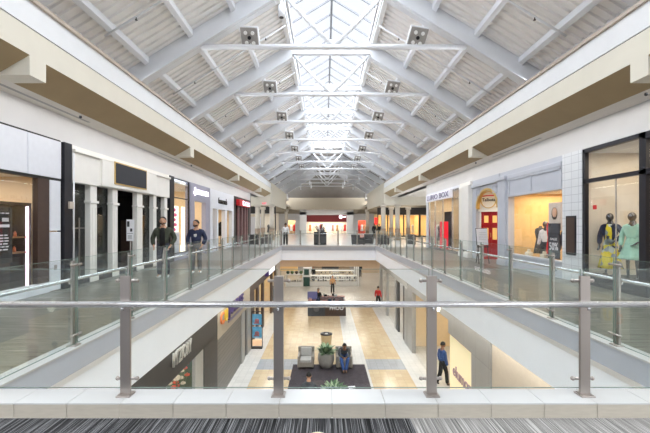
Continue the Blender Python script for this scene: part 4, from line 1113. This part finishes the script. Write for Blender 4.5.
for i,(y,l) in enumerate(((19.6,'nearest'),(27.6,'farther'))):
    t=thing('poster_stand',l+' standing frame with two blue picture posters by the lower left shops','poster stand',(-3.75,y,LOW))
    b=MB(); b.box(-.28,.28,-.12,.12,0,.06,.01); b.box(-.28,-.25,-.03,.03,.06,1.9); b.box(.25,.28,-.03,.03,.06,1.9); b.box(-.28,.28,-.03,.03,1.86,1.9); b.build('frame', darkm, t)
    for z in (.55,1.2):
        b=MB(); b.box(-.24,.24,-.04,-.02,z,z+.56,.004); pn=b.build('poster', bluep, t)
        b=MB(); b.ball((0,-.045,z+.22),.12,sy=.08,seg=10,rings=6); b.box(-.16,.12,-.046,-.04,z+.07,z+.14); b.build('poster_figure', mat('poster_red_%d_%d'%(i,z*100),(.62,.40,.42),.5,noise=.2), pn)
    b=MB(); b.box(-.24,.24,-.04,.1,.12,.42,.01); b.build('lit_box', mat('peach_box_%d'%i,(.95,.78,.62),.5,emit=.3), t)
# ---- right lower shops
o=(LWI,10,LOW); 
struct(MB().box(LWI,LWI+.2,1,9.9,LOW,-.93).build('wall_right', mat('beige_wall',(.80,.75,.69),.7,noise=.03)),'plain beige wall at the right of the lower level')
b=MB(o); b.box(LWI-.02,LWI+.02,7.3,8.2,LOW,-2.65,.005); p=b.build('service_door', mat('tan_door',(.55,.46,.40),.6,noise=.1)); p.location=o; tag(p,'tan service door in the beige lower wall','door')
t=thing('storefront','grey stone lower level storefront with a tall cream sign panel','storefront',o)
b=MB(o); b.box(LWI-.04,LWI+.25,9.9,11.2,LOW,-.95); b.box(LWI-.04,LWI+.1,11.2,13.3,-2.2,-.95); b.box(LWI-.04,LWI+.1,13.3,19.8,-1.75,-.95); b.box(LWI-.04,LWI+.15,15.6,16.1,LOW,-1.7); b.box(LWI-.04,LWI+.15,18.8,20,LOW,-1.7); b.build('facade', stone, t)
b=MB(o); b.box(LWI+.02,LWI+.12,11.2,13.3,LOW,-2.2); pn=b.build('sign_panel', mat('cream_lightbox',(.96,.90,.74),.5,emit=.35), t)
letters('sign_lettering','elumor',.52,mat('rose_letters',(.66,.55,.58),.4,noise=.05),(LWI+.005,12.15,-3.35),'-x',t,o=o,length=1.6,depth=.02)
b=MB(o); b.box(LWI+.05,LWI+.06,16.1,18.8,LOW,-1.7); b.build('pane', gl_shop, t)
b=MB(); b.mat(warmw); b.box(7,7.1,9,20,LOW,-1.5); b.box(LWI+.2,7,9.9,10,LOW,-1.5); b.box(LWI+.2,7,19.9,20,LOW,-1.5); b.mat(white); b.box(LWI+.2,7,9.9,20,-1.5,-1.4); struct(b.build('wall_interior'))
area((5.6,15.5,-1.55),1.6,6,100,WARM)
b=MB(); b.cyl((LWI-.09,14.4,-1.50),(LWI-.045,14.4,-1.50),.22,seg=20); tag(b.build('round_sign', lamp_w),'round glowing shop sign beside the near post on the lower right','sign')
t=thing('storefront','dark framed lower level storefront farther along on the right','storefront',(LWI,25,LOW)); o=(LWI,25,LOW)
b=MB(o); b.box(LWI-.02,LWI+.1,20,30,-1.8,-.95)
for ya,yb in ((20.0,20.6),(23,23.5),(26.5,27),(29.4,30)): b.box(LWI-.05,LWI+.1,ya,yb,LOW,-1.8)
b.build('facade', stone, t)
b=MB(o); b.box(LWI+.0,LWI+.08,20.6,21.2,LOW,-1.8); b.box(LWI+.0,LWI+.08,22.5,23,LOW,-1.8); b.build('window_frame', black, t)
b=MB(o); b.box(LWI+.04,LWI+.05,20.6,29.4,LOW,-1.8); b.build('pane', gl_shop, t)
b=MB(); b.mat(creamw); b.box(7,7.1,20.1,30,LOW,-1.5); struct(b.build('wall_interior'))
area((5.6,25,-1.3),1.6,7,90,NEUT)
for i,y in enumerate((13.7,14.9)):
    garment('dress_form',('black','tan')[i]+' garment hanging inside the lower right shop entrance',(5.6,y+.6,LOW),(blackc,woodm)[i],h=1.1)

# ---- kiosks on the lower floor
o=(-.1,26.4,LOW)
t=thing('kiosk','brown lower level kiosk with pale letters and merchandise on its counter','kiosk',o)
b=MB(o); b.box(-.25,1.15,26.4,26.5,LOW,-3.92,.01); b.box(1.1,1.2,26.4,29,LOW,-3.92,.01); b.build('front_panel', browns, t)
b=MB(o); b.box(-1.45,-.25,26.38,26.5,LOW,-3.92,.01); b.box(-1.45,-1.35,26.4,29,LOW,-3.92); b.build('picture_panel', dgreyc, t)
b=MB(o); b.box(-1.5,1.25,26.35,27.0,-3.92,-3.87,.005); b.box(-1.5,1.25,28.6,29.1,-3.92,-3.87,.005); b.box(-1.45,1.2,29,29.1,LOW,-3.92); b.build('counter', pinkc, t)
letters('sign_lettering','PHOO',.36,boardw,(.55,26.38,-4.25),'-y',t,o=o,length=.95,depth=.02)
b=MB(o); b.ball((-.85,26.37,-4.3),.2,sy=.06); b.build('picture_figure', greyc, t)
random.seed(9)
cols=[blackc,pinkc,whitec,dgreyc,ivoryf,navy]
for i in range(22):
    x=-1.35+2.45*random.random(); y=26.45+.45*random.random() if i%2 else 28.65+.35*random.random(); h=.1+.22*random.random(); w=.05+.08*random.random()
    b=MB((x,y,-3.87)); b.box(x-w,x+w,y-.06,y+.06,-3.87,-3.87+h,.01); p=b.build('merchandise_box', cols[i%6]); p.location=(x,y,-3.87)
    tag(p,'small merchandise box on the counter of the brown kiosk','box','merchandise on the brown kiosk')
t=thing('monitor','dark screen on a stand at the left of the brown kiosk','screen',(-1.15,27.3,LOW))
b=MB(); b.box(-.35,.35,-.03,.03,1.0,1.55,.01); b.build('screen', mat('violet_screen',(.40,.40,.58),.3,emit=.1), t); b=MB(); b.box(-.04,.04,-.02,.02,0,1.0); b.box(-.2,.2,-.15,.15,0,.03); b.build('stand', darkm, t)
# glass showcase kiosks
def showcase(x0,x1,y0,y1,h,label,base_m,rows=2):
    o=((x0+x1)/2,(y0+y1)/2,LOW); t=thing('showcase',label,'showcase',o)
    b=MB(o); b.box(x0,x1,y0,y1,LOW,LOW+.45,.01); b.build('base', base_m, t)
    b=MB(o); b.box(x0,x1,y0,y1,LOW+h,LOW+h+.05,.01)
    for x in (x0,x1-.06): 
        for y in (y0,y1-.06): b.box(x,x+.06,y,y+.06,LOW+.45,LOW+h)
    b.build('frame', white, t)
    b=MB(o); b.box(x0+.02,x1-.02,y0+.01,y0+.03,LOW+.45,LOW+h); b.build('pane', gl_shop, t)
    random.seed(int(x0*10+y0)); b=MB(o)
    n=int((x1-x0)/.25)
    for r_ in range(rows):
        z=LOW+.47+r_*(h-.45)/rows
        b.mat(plate); b.box(x0+.06,x1-.06,y0+.1,y1-.1,z-.02,z)
        for i in range(n):
            x=x0+.15+i*.25; b.mat((greyc,ivoryf,steelr,charc)[random.randrange(4)]); b.box(x,x+.14,y0+.15,y0+.3,z,z+.08+.12*random.random())
    b.build('display_shelves', plate, t); return t
showcase(-1.9,3.1,39.3,40.1,1.0,'long white glass showcase at the front of the far lower kiosk',white)
showcase(-1.9,3.1,43.5,44.3,1.0,'long white glass showcase at the back of the far lower kiosk',white)
showcase(-4.3,-2.5,39.0,40.0,1.15,'white counter with plants left of the far lower kiosk',white,1)
t=thing('cabinet','dark green cabinet between the far lower counters','cabinet',(-2.15,39.4,LOW))
b=MB(); b.box(-.33,.33,-.3,.3,0,.95,.01); b.build('body', darkgrn, t); b=MB(); b.box(-.36,.36,-.33,.33,.95,1.9,.01); b.build('top_unit', white, t); b=MB(); b.box(-.25,.25,-.345,-.33,1.15,1.75); b.build('screen', darkgrn, t)
for i,(x,y) in enumerate(((-1.8,41.5),(3.2,41.5),(3.2,39.3),(-1.85,44.4),(3.2,44.4))):
    b=MB(); b.box(x-.06,x+.06,y-.06,y+.06,LOW,LOW+2.5); tag(b.build('kiosk_post', white),'slim white corner post of the far lower kiosk','post','corner posts of the far lower kiosk')
for i in range(4):
    b=MB(); x=-4.1+.45*i; b.ball((x,39.5,LOW+1.38),.18,seg=8,rings=5); b.cyl((x,39.5,LOW+1.2),(x,39.5,LOW+1.3),.07)
    tag(b.build('table_plant', (darkgrn,leafg,charc,leafg)[i]),'small bushy plant on the white counter at the far lower left','plant','plants on the white lower counter')
for i,(x,y) in enumerate(((-5.2,52),(0.5,54),(5.8,50))):
    b=MB(); b.box(x-1.2,x+1.2,y,y+.4,LOW,LOW+2.6); tag(b.build('display_wall', (goldw,charc,beigeb)[i]),('gold','dark','beige')[i]+' partition far back on the lower level','partition')

# ================================================================== FIGURES
def head_mesh(b, c, h, yaw, sm, lm=None, bald=False, features=True, pitch=0):
    """head of height h centred at c, facing -y turned by yaw; merged into builder b"""
    Rz=Matrix.Rotation(yaw,3,'Z')@Matrix.Rotation(pitch,3,'X'); c=Vector(c)
    seg,rg=20,14; rings=[]
    b.mat(sm)
    for k in range(1,rg):
        el=-PI/2+PI*k/rg; z=math.sin(el); rr=math.cos(el)
        ring=[]
        for i in range(seg):
            a=2*PI*i/seg; x=math.cos(a)*rr; y=math.sin(a)*rr
            X=x*.37*h; Y=y*.45*h; Z=z*.5*h
            if z<-.1: X*=1+.32*(z+.1); Y*=1+.12*(z+.1)
            if y<0 and abs(x)<.22 and -.35<z<.15: Y-=.06*h*(1-abs(x)/.22)*(1-abs(z+.15)/.3 if abs(z+.15)<.3 else 0)
            if y<0 and z<-.55 and abs(x)<.4: Y-=.03*h
            ring.append(b.v(c+Rz@Vector((X,Y,Z))))
        rings.append(ring)
    for a_,b_ in zip(rings,rings[1:]):
        for i in range(seg): b.face([a_[i],a_[(i+1)%seg],b_[(i+1)%seg],b_[i]],True)
    b.face(rings[0][::-1]); b.face(rings[-1])
    if features:
        for s in (-1,1):
            b.mat(sm); b.ball(c+Rz@Vector((s*.37*h,.02*h,-.02*h)),.085*h,sx=.4,seg=8,rings=6)
            b.mat(eyem); b.ball(c+Rz@Vector((s*.14*h,-.385*h,.02*h)),.045*h,seg=8,rings=6)
            b.mat(hairm); b.ball(c+Rz@Vector((s*.14*h,-.42*h,.02*h)),.024*h,seg=6,rings=4)
            b.obox(c+Rz@Vector((s*.15*h,-.405*h,.10*h)),(.15*h,.03*h,.022*h),(0,0,yaw))
        b.mat(lm or lipm); b.obox(c+Rz@Vector((0,-.415*h,-.25*h)),(.17*h,.03*h,.035*h),(0,0,yaw),.004*h)
def hair_mesh(c,h,yaw,m,parent,name='hair',long=0,beard=False,pitch=0):
    Rz=Matrix.Rotation(yaw,3,'Z')@Matrix.Rotation(pitch,3,'X'); c=Vector(c); b=MB(); seg,rg=20,12; rings=[]
    for k in range(0,rg):
        el=-PI*.12+ (PI*.62-.02)*k/(rg-1); ring=[]
        for i in range(seg):
            a=2*PI*i/seg; x=math.cos(a); y=math.sin(a)
            e=el
            front=max(0,-y)
            if e<.80*front: e=min(.80*front+.0*k, PI/2)
            n=1+.02*math.sin(7*a+k)
            v=Vector((x*math.cos(e)*.40*h*n,y*math.cos(e)*.49*h*n+.01*h,math.sin(e)*.55*h*n))
            ring.append(b.v(c+Rz@v))
        rings.append(ring)
    for a_,b_ in zip(rings,rings[1:]):
        for i in range(seg): b.face([a_[i],a_[(i+1)%seg],b_[(i+1)%seg],b_[i]],True)
    b.face(rings[-1])
    if beard:
        for i in range(15):
            t_=-1+2*i/14; a=-PI/2+t_*1.15
            b.ball(c+Rz@Vector((math.cos(a)*.31*h,math.sin(a)*.36*h,-.35*h+.13*h*abs(t_))),.075*h,seg=8,rings=6)
            if abs(t_)<.45: b.ball(c+Rz@Vector((math.cos(a)*.26*h,math.sin(a)*.38*h,-.18*h)),.035*h,seg=7,rings=5)
    return b.build(name,m,parent,True)
def finger_chains(verts,edges,radii,wi,w,d,side,H):
    """five short finger chains rooted in the palm vertex wi at position w, pointing along d"""
    d=Vector(d).normalized(); side=Vector(side).normalized(); nrm=d.cross(side)
    palm=len(verts); verts.append(w+d*.045*H/1.0); edges.append((wi,palm)); radii.append((.020*H,.012*H))
    for k,(off,L_) in enumerate(((-.018,.040),(-.006,.046),(.006,.043),(.017,.034))):
        i=len(verts); verts.append(w+d*.055*H+side*off*H); edges.append((palm,i)); radii.append(.0058*H)
        verts.append(w+d*(.055+L_*.55)*H+side*off*1.15*H+nrm*.006*H); edges.append((i,i+1)); radii.append(.0052*H)
        verts.append(w+d*(.055+L_)*H+side*off*1.15*H+nrm*.018*H); edges.append((i+1,i+2)); radii.append(.0045*H)
    i=len(verts); verts.append(w+d*.025*H+side*-.028*H); edges.append((wi,i)); radii.append(.0062*H)
    verts.append(w+d*.055*H+side*-.036*H+nrm*.008*H); edges.append((i,i+1)); radii.append(.0052*H)
def person(label, loc, rz, H, top, bottom, shoe, skinmat, hair=hairm, pose='stand', inner=None, yaw=0, pitch=0, beard=False, jacket=True, face=True, cat='person', name='person', print_m=None, hm=None, detail=True, wide=1.0, skirt=None, arms='pocket', features=True, stand_mat=None):
    t=thing(name,label,cat,loc,rz)
    V=Vector; W=wide
    # joints (units of H)
    J=dict(pel=(0,0,.53),wai=(0,0,.61),che=(0,.0,.70),ust=(0,.004,.782),nec=(0,.006,.832),nk2=(0,.0,.865))
    for s,n in ((-1,'l'),(1,'r')):
        J['sh'+n]=(s*.100*W,.008,.768); J['el'+n]=(s*.155*W,.03,.63); J['wr'+n]=(s*.115*W,-.06,.525)
        J['hp'+n]=(s*.05,0,.505); J['kn'+n]=(s*.058,-.008,.28); J['an'+n]=(s*.062,.012,.045); J['to'+n]=(s*.072,-.07,.02)
    if arms=='down':
        for s,n in ((-1,'l'),(1,'r')): J['el'+n]=(s*.135*W,.01,.63); J['wr'+n]=(s*.14*W,-.03,.485)
    if arms=='hip':
        J['wrr']=(.09,-.06,.55); J['elr']=(.175,.02,.65); J['ell']=(-.14,0,.63); J['wrl']=(-.13,-.05,.49)
    if arms=='fwd':
        for s,n in ((-1,'l'),(1,'r')): J['el'+n]=(s*.13*W,-.03,.64); J['wr'+n]=(s*.07*W,-.13,.64)
    if pose=='walk':
        J['knl']=(-.055,-.07,.285); J['anl']=(-.058,-.085,.045); J['tol']=(-.062,-.16,.025)
        J['knr']=(.055,.015,.275); J['anr']=(.058,.11,.07); J['tor']=(.062,.05,.015)
    if pose=='lean':
        J.update(pel=(0,0,.295),wai=(0,-.035,.37),che=(0,-.10,.45),ust=(0,-.145,.505),nec=(0,-.175,.545),nk2=(0,-.20,.565),shl=(-.105,-.14,.505),shr=(.105,-.14,.505))
        for s,n in ((-1,'l'),(1,'r')):
            J['hp'+n]=(s*.055,-.02,.285); J['kn'+n]=(s*.085,-.27,.30); J['an'+n]=(s*.03,-.40,.05); J['to'+n]=(s*.035,-.48,.022)
            J['el'+n]=(s*.135,-.20,.365); J['wr'+n]=(s*.045,-.29,.33)
    if pose=='sit':   # seat surface at z=.245H
        dz=-.235
        for k_ in ('pel','wai','che','ust','nec','nk2','shl','shr'): J[k_]=(J[k_][0],J[k_][1]-(J[k_][2]-.53)*.25,J[k_][2]+dz)
        for s,n in ((-1,'l'),(1,'r')):
            J['hp'+n]=(s*.055,-.02,.285); J['kn'+n]=(s*.085,-.27,.29); J['an'+n]=(s*.06,-.30,.05); J['to'+n]=(s*.065,-.38,.022)
            J['el'+n]=(s*.16*W,-.08,.415); J['wr'+n]=(s*.06,-.20,.385)
    J={k_:V(v)*H for k_,v in J.items()}
    names=list(J); idx={k_:i for i,k_ in enumerate(names)}
    hc=J['nk2']+V((0,-.045,.045) if pose in ('sit','lean') else (0,-.014,.050))*H
    J['nk2']=hc+V((0,.012,-.025))*H
    # body
    keys=['pel','wai','che','ust','nec','nk2','shl','ell','wrl','shr','elr','wrr','hpl','knl','anl','tol','hpr','knr','anr','tor']
    rad={'pel':(.075,.055),'wai':(.068,.05),'che':(.08,.055),'ust':(.058,.046),'nec':(.044,.044),'nk2':(.042,.042),'shl':.035,'ell':.024,'wrl':.016,'shr':.035,'elr':.024,'wrr':.016,'hpl':.05,'knl':.033,'anl':.022,'tol':.02,'hpr':.05,'knr':.033,'anr':.022,'tor':.02}
    E=[('pel','wai'),('wai','che'),('che','ust'),('ust','nec'),('nec','nk2'),('ust','shl'),('shl','ell'),('ell','wrl'),('ust','shr'),('shr','elr'),('elr','wrr'),('pel','hpl'),('hpl','knl'),('knl','anl'),('anl','tol'),('pel','hpr'),('hpr','knr'),('knr','anr'),('anr','tor')]
    def graph(ks,edges,f,over={}):
        ii={k_:i for i,k_ in enumerate(ks)}
        vs=[J[k_].copy() for k_ in ks]; es=[(ii[a],ii[b_]) for a,b_ in edges]
        rs=[]
        for k_ in ks:
            r_=over.get(k_,rad[k_]); r_=r_ if isinstance(r_,tuple) else (r_,r_)
            rs.append(((r_[0]*f*H),(r_[1]*f*H)))
        return vs,es,rs
    vs,es,rs=graph(keys,E,.84)
    if detail:
        for n,s in (('l',-1),('r',1)):
            w=J['wr'+n]; d=(w-J['el'+n]).normalized()
            if arms=='fwd' or pose in ('sit','lean'): d=(d+V((-s*.3,-.2,-.2))).normalized()
            finger_chains(vs,es,rs,keys.index('wr'+n),w,d,V((s*.2,-1,0)) if arms!='pocket' else V((0,-1,0)),H)
            rs=[r_ if isinstance(r_,tuple) else (r_,r_) for r_ in rs]
    me=skin(vs,es,rs,0,1)
    b=MB(); b.mat(skinmat); b.merge(me)
    head_mesh(b,hc,.138*H,yaw,skinmat,features=features,pitch=pitch)
    b.build('body',None,t,True)
    if hair: hair_mesh(hc,.138*H,yaw,hair,t,long=0,beard=beard,pitch=pitch)
    # trousers
    if bottom:
        ks=['pel','hpl','knl','anl','hpr','knr','anr','wai']
        J['anl'].z-=.012*H; J['anr'].z-=.012*H
        vs,es,rs=graph(ks,[('pel','wai'),('pel','hpl'),('hpl','knl'),('knl','anl'),('pel','hpr'),('hpr','knr'),('knr','anr')],1.14,{'anl':.036,'anr':.036,'knl':.042,'knr':.042,'wai':(.07,.05)})
        b=MB(); b.merge(skin(vs,es,rs,0,1)); b.build('trousers',bottom,t,True)
        J['anl'].z+=.012*H; J['anr'].z+=.012*H
    if top:
        ks=['pel','wai','che','ust','nec','shl','ell','wrl','shr','elr','wrr']
        ov={'pel':(.082,.066),'wai':(.080,.064),'che':(.086,.066),'ust':(.072,.056),'nec':(.047,.043),'shl':.040,'shr':.040,'ell':.037,'elr':.037,'wrl':.030,'wrr':.030}
        if jacket: ov={k_:(tuple(q*1.12 for q in v) if isinstance(v,tuple) else v*1.12) for k_,v in ov.items()}
        jj=J['nec'].copy(); J['nec']=J['nec']+V((0,0,.004))*H; pj=J['pel'].copy(); J['pel']=J['pel']+V((0,0,-.012))*H
        vs,es,rs=graph(ks,[('pel','wai'),('wai','che'),('che','ust'),('ust','nec'),('ust','shl'),('shl','ell'),('ell','wrl'),('ust','shr'),('shr','elr'),('elr','wrr')],1.05,ov)
        J['nec']=jj; J['pel']=pj
        b=MB(); b.merge(skin(vs,es,rs,2,1)); b.build('jacket' if jacket else 'top',top,t,True)
        if inner:   # open front showing the shirt
            b=MB(); cz=J['wai']; 
            b.lathe(J['pel']+V((0,-.028,-.02))*H,[(.05*H,0),(.052*H,.08*H),(.056*H,.16*H),(.05*H,.24*H),(.032*H,.30*H)],16,.95,1.15); b.build('shirt',inner,t)
        if print_m:
            b=MB(); c=J['che']+V((0,-.082,-.0))*H
            for (dx,dz,r_) in ((-.012,.01,.016),(.012,.012,.018),(0,-.012,.02),(.018,-.01,.01),(-.018,-.008,.01)): b.ball(c+V((dx,0,dz))*H,r_*H,sy=.35,seg=8,rings=6)
            b.build('chest_print',print_m,t)
    if shoe:
        for n in 'lr':
            a=J['an'+n]; to=J['to'+n]; me=skin([a+V((0,.012,-.018))*H,a+V((0,-.02,-.022))*H,to+V((0,0,-.002))*H],[(0,1),(1,2)],[(.034*H,.026*H),(.034*H,.026*H),(.030*H,.02*H)],0,1)
            b=MB(); b.merge(me); b.build('shoe',shoe,t,True)
    if skirt:
        m_,zt,zb,rt,rb=skirt
        b=MB(); prof=[]; n=8
        for i in range(n+1):
            f=i/n; prof.append(((rb+(rt-rb)*f**.8)*H,(zb+(zt-zb)*f)*H))
        b.lathe((0,0,0),prof,36,1.05,.8,wob=.12,nw=8); b.build('dress_skirt',m_,t)
    return t
# two men on the left gallery
person('person in an olive bomber jacket over a black shirt, hands in pockets',(-5.10,11.4,0),.12,1.84,olive,ddenim,shoew,skinm,yaw=.05,inner=blackc,beard=True,wide=1.15)
person('person in a navy hoodie with a white chest print, looking sideways',(-4.45,12.4,0),.1,1.76,navy,greyc,shoew,skinm,yaw=-.45,print_m=whitec,beard=True,wide=1.08,arms='pocket')
# walking person behind far railing
person('person in a white shirt and dark trousers standing behind the far railing',(-3.25,28.9,0),PI,1.70,whitec,blackc,shoek,skind,arms='down',jacket=False,detail=False)
# seated people
person('seated person in grey sweater and blue jeans leaning forward in the right armchair',(.60,16.98,LOW+.012+.03),0,1.72,dgreyc,denim,shoek,skind,pose='lean',pitch=.5,jacket=False,detail=True)
person('person with dark hair and slate top seated near the rug edge, seen from behind',(-.80,12.75,LOW+.04),PI,1.76,dgreyc,ddenim,shoek,skinm,pose='sit',jacket=False,detail=False)
person('person in a blue top and black trousers walking into the lower right shop',(4.42,15.1,LOW),PI/2+.3,1.75,denim,blackc,shoek,skind,pose='walk',arms='down',jacket=False,detail=False)
person('person in a red top walking by the far lower right shops',(3.80,29.0,LOW),2.6,1.68,redc,blackc,shoek,skinm,pose='walk',arms='down',jacket=False,detail=False)
person('person in a tan top standing behind the brown lower kiosk',(.45,35,LOW),.2,1.68,woodm,blackc,shoek,skinm,arms='down',jacket=False,detail=False)
person('person in black seen behind the counter of the brown lower kiosk',(-.75,28.0,LOW),.3,1.70,blackc,blackc,shoek,skinm,arms='fwd',jacket=False,detail=False)
person('person in black by the far lower kiosk post',(4.0,46,LOW),.4,1.72,blackc,blackc,shoek,skind,arms='down',jacket=False,detail=False)
person('person in dark clothes standing left inside the far lower kiosk',(-1.55,42.2,LOW),-.4,1.72,blackc,dgreyc,shoek,skind,arms='down',jacket=False,detail=False)
person('person in dark clothes by the golden shop behind the right far columns',(5.0,40.5,0),.4,1.7,blackc,blackc,shoek,skind,arms='down',jacket=False,detail=False)
person('person in a black coat right of the other dark clothed visitor, far right hall',(5.65,41.2,0),-.4,1.66,blackc,dgreyc,shoek,skind,arms='down',jacket=False,detail=False)
# window mannequins
def mannequin(label,loc,rz,H,top,skirt,extra=None,arms='down'):
    t=person(label,loc,rz,H,top,None,shoek,chromem,hair=None,arms=arms,jacket=bool(extra),cat='mannequin',name='mannequin',features=False,detail=True,skirt=skirt,inner=extra)
    return t
m1=mannequin('mannequin in a yellow floral dress and dark navy jacket in the black framed window',(UW+.42,9.86,.25),-PI/2+.55,1.66,navy,(floral,.62,.12,.075,.15),extra=floral,arms='hip')
person('mannequin in a white blouse and dark trousers in the golden window',(UW+.75,13.3,.03),-PI/2+.5,1.7,whitec,ddenim,shoek,chromem,hair=None,arms='down',jacket=False,cat='mannequin',name='mannequin',features=False)
person('mannequin in a navy jacket and black trousers in the golden window',(UW+1.0,12.45,.03),-PI/2+.4,1.7,navy,blackc,shoek,chromem,hair=None,arms='down',jacket=True,cat='mannequin',name='mannequin',features=False)
m2=mannequin('mannequin in a pale mint wrap dress in the black framed window',(UW+.42,9.14,.25),-PI/2+.45,1.66,mint,(mint,.62,.30,.07,.17),arms='hip')
b=MB(); b.box(UW+.12,UW+1.4,8.4,10.1,.03,.25,.01); tag(b.build('display_platform', charc),'low dark platform under the two window mannequins','platform')

# ------------------------------------------------------------------ labels that tell members of a row apart
ORD=['first','second','third','fourth','fifth','sixth','seventh','eighth','ninth','tenth','eleventh','twelfth','thirteenth','fourteenth','fifteenth','sixteenth','seventeenth','eighteenth','nineteenth','twentieth','twenty-first','twenty-second']
def row(group, key, fmt):
    obs=[q for q in bpy.data.objects if q.get('group')==group and q.parent is None]
    for i_,q in enumerate(sorted(obs,key=key)): q['label']=fmt%ORD[i_]
bx=lambda q: round(q.location.x,3); by=lambda q: round(q.location.y,3)
row('posts of the near railing',bx,'%s stainless post from the left of the near glass railing')
row('posts of the far railing',bx,'%s stainless post from the left of the far glass railing')
row('glass panels of the near railing',bx,'%s clear glass panel from the left of the near railing')
row('glass panels of the far railing',bx,'%s clear glass panel from the left of the far railing')
for nm in ('left','right'):
    row('posts of the %s gallery railing'%nm,by,'%s stainless post from the camera along the '+nm+' gallery railing')
    row('glass panels of the %s gallery railing'%nm,by,'%s clear glass panel from the camera along the '+nm+' gallery railing')
    row('sprinkler pipes on the %s roof slope'%nm,by,'%s thin white sprinkler pipe from the camera on the '+nm+' roof slope')
def ctr(q,i_):
    vs=q.data.vertices; return sum(v.co[i_] for v in vs)/len(vs)
row('pink ornaments in the jewellery shop window',lambda q: ctr(q,2),'%s pink faceted ornament from the bottom in the jewellery shop window')
row('jars on the lit shelf',lambda q: (round(ctr(q,2),1),ctr(q,1)),'%s small jar on the lit shelves, counted from the lower shelf, near end')
row('corner posts of the far lower kiosk',lambda q: (round(ctr(q,0)/3),ctr(q,1)),'%s slim white kiosk post far below, counting left row first, front to back')
row('hanging posts of the far trusses',lambda q: (round(ctr(q,1)),ctr(q,0)),'%s short white truss hanging post, counting nearest row first, left to right')
row('plants on the white lower counter',lambda q: ctr(q,0),'%s small bushy plant from the left on the white lower counter')
row('merchandise on the brown kiosk',lambda q: (round(q.location.y/2),q.location.x),'%s small box on the brown kiosk, counting front counter first, left to right')

# ================================================================== LIGHTS
w=bpy.data.worlds.new('World'); sc.world=w; w.use_nodes=True
bg=w.node_tree.nodes['Background']; bg.inputs[0].default_value=(.93,.96,1,1); bg.inputs[1].default_value=.92
def sun(name, strength, angle, rot, col=(.93,.965,1)):
    l=bpy.data.lights.new(name,'SUN'); l.energy=strength; l.angle=math.radians(angle); l.color=col
    o=bpy.data.objects.new(name,l); C.objects.link(o); o.rotation_euler=rot; o.location=(0,10,20)
sun('daylight',SUN,150,(0,0,0))
# added fill strips just under the gallery ceilings, no fixtures there
for s_ in (-1,1):
    area((s_*6.33,9,ZC-.012),.10,46,GAL,(1,.98,.96),name='gallery_fill')
# added fill strips hidden behind the beam lip, brightening the opposite roof slope
for s_ in (-1,1):
    lo=area((s_*(UB+.08),13,5.735),.04,48,UPL,(.95,.97,1),(0,s_*math.radians(108),0),name='roof_fill'); lo.data.spread=math.radians(60)
for y,x in ((41,9),(41,-9),(50,10),(50,-10)): area((x,y,ZC-.05),4,4,120,NEUT,name='far_hall_fill')
for x in (9.5,-9.5): area((x,31,ZC-.05),4,6,130,NEUT,name='far_hall_fill')  # fill panels added to brighten the ceiling beyond the shopfronts
area((0,46,7.2),3,10,160,(1,1,1),(math.radians(180),0,0),name='far_roof_upfill')  # added upward fill for the far roof, no fixture
area((0,46,6.5),4,6,200,NEUT,name='far_roof_fill')  # free-hanging fill added to brighten the area of the far trusses
area((0,56,3.4),6,2,80,WARM,name='portal_light')
for y in (33,42,50): area((0,y,-1.0),7,4,230,(1,.93,.82),name='lower_light')
for s_ in (-1,1): area((s_*3.75,13,-.98),.3,24,LOWS,(1,.96,.9),name='lower_soffit_light')

# ================================================================== CAMERA
cam=bpy.data.cameras.new('Camera'); co=bpy.data.objects.new('Camera',cam); C.objects.link(co)
co.location=(CX,0,EYE); co.rotation_euler=(PI/2,0,0)
cam.sensor_width=36; cam.lens=380/650*36; cam.shift_x=0; cam.shift_y=7.5/650
cam.clip_start=.05; cam.clip_end=300
sc.camera=co
sc.view_settings.view_transform='Standard'; sc.view_settings.look='None'; sc.view_settings.exposure=EXPO; sc.view_settings.gamma=1
try: sc.view_settings.use_curve_mapping=False
except Exception: pass
sc.cycles.max_bounces=7; sc.cycles.diffuse_bounces=4; sc.cycles.transparent_max_bounces=24; sc.cycles.sample_clamp_indirect=4
sc.cycles.use_denoising=True
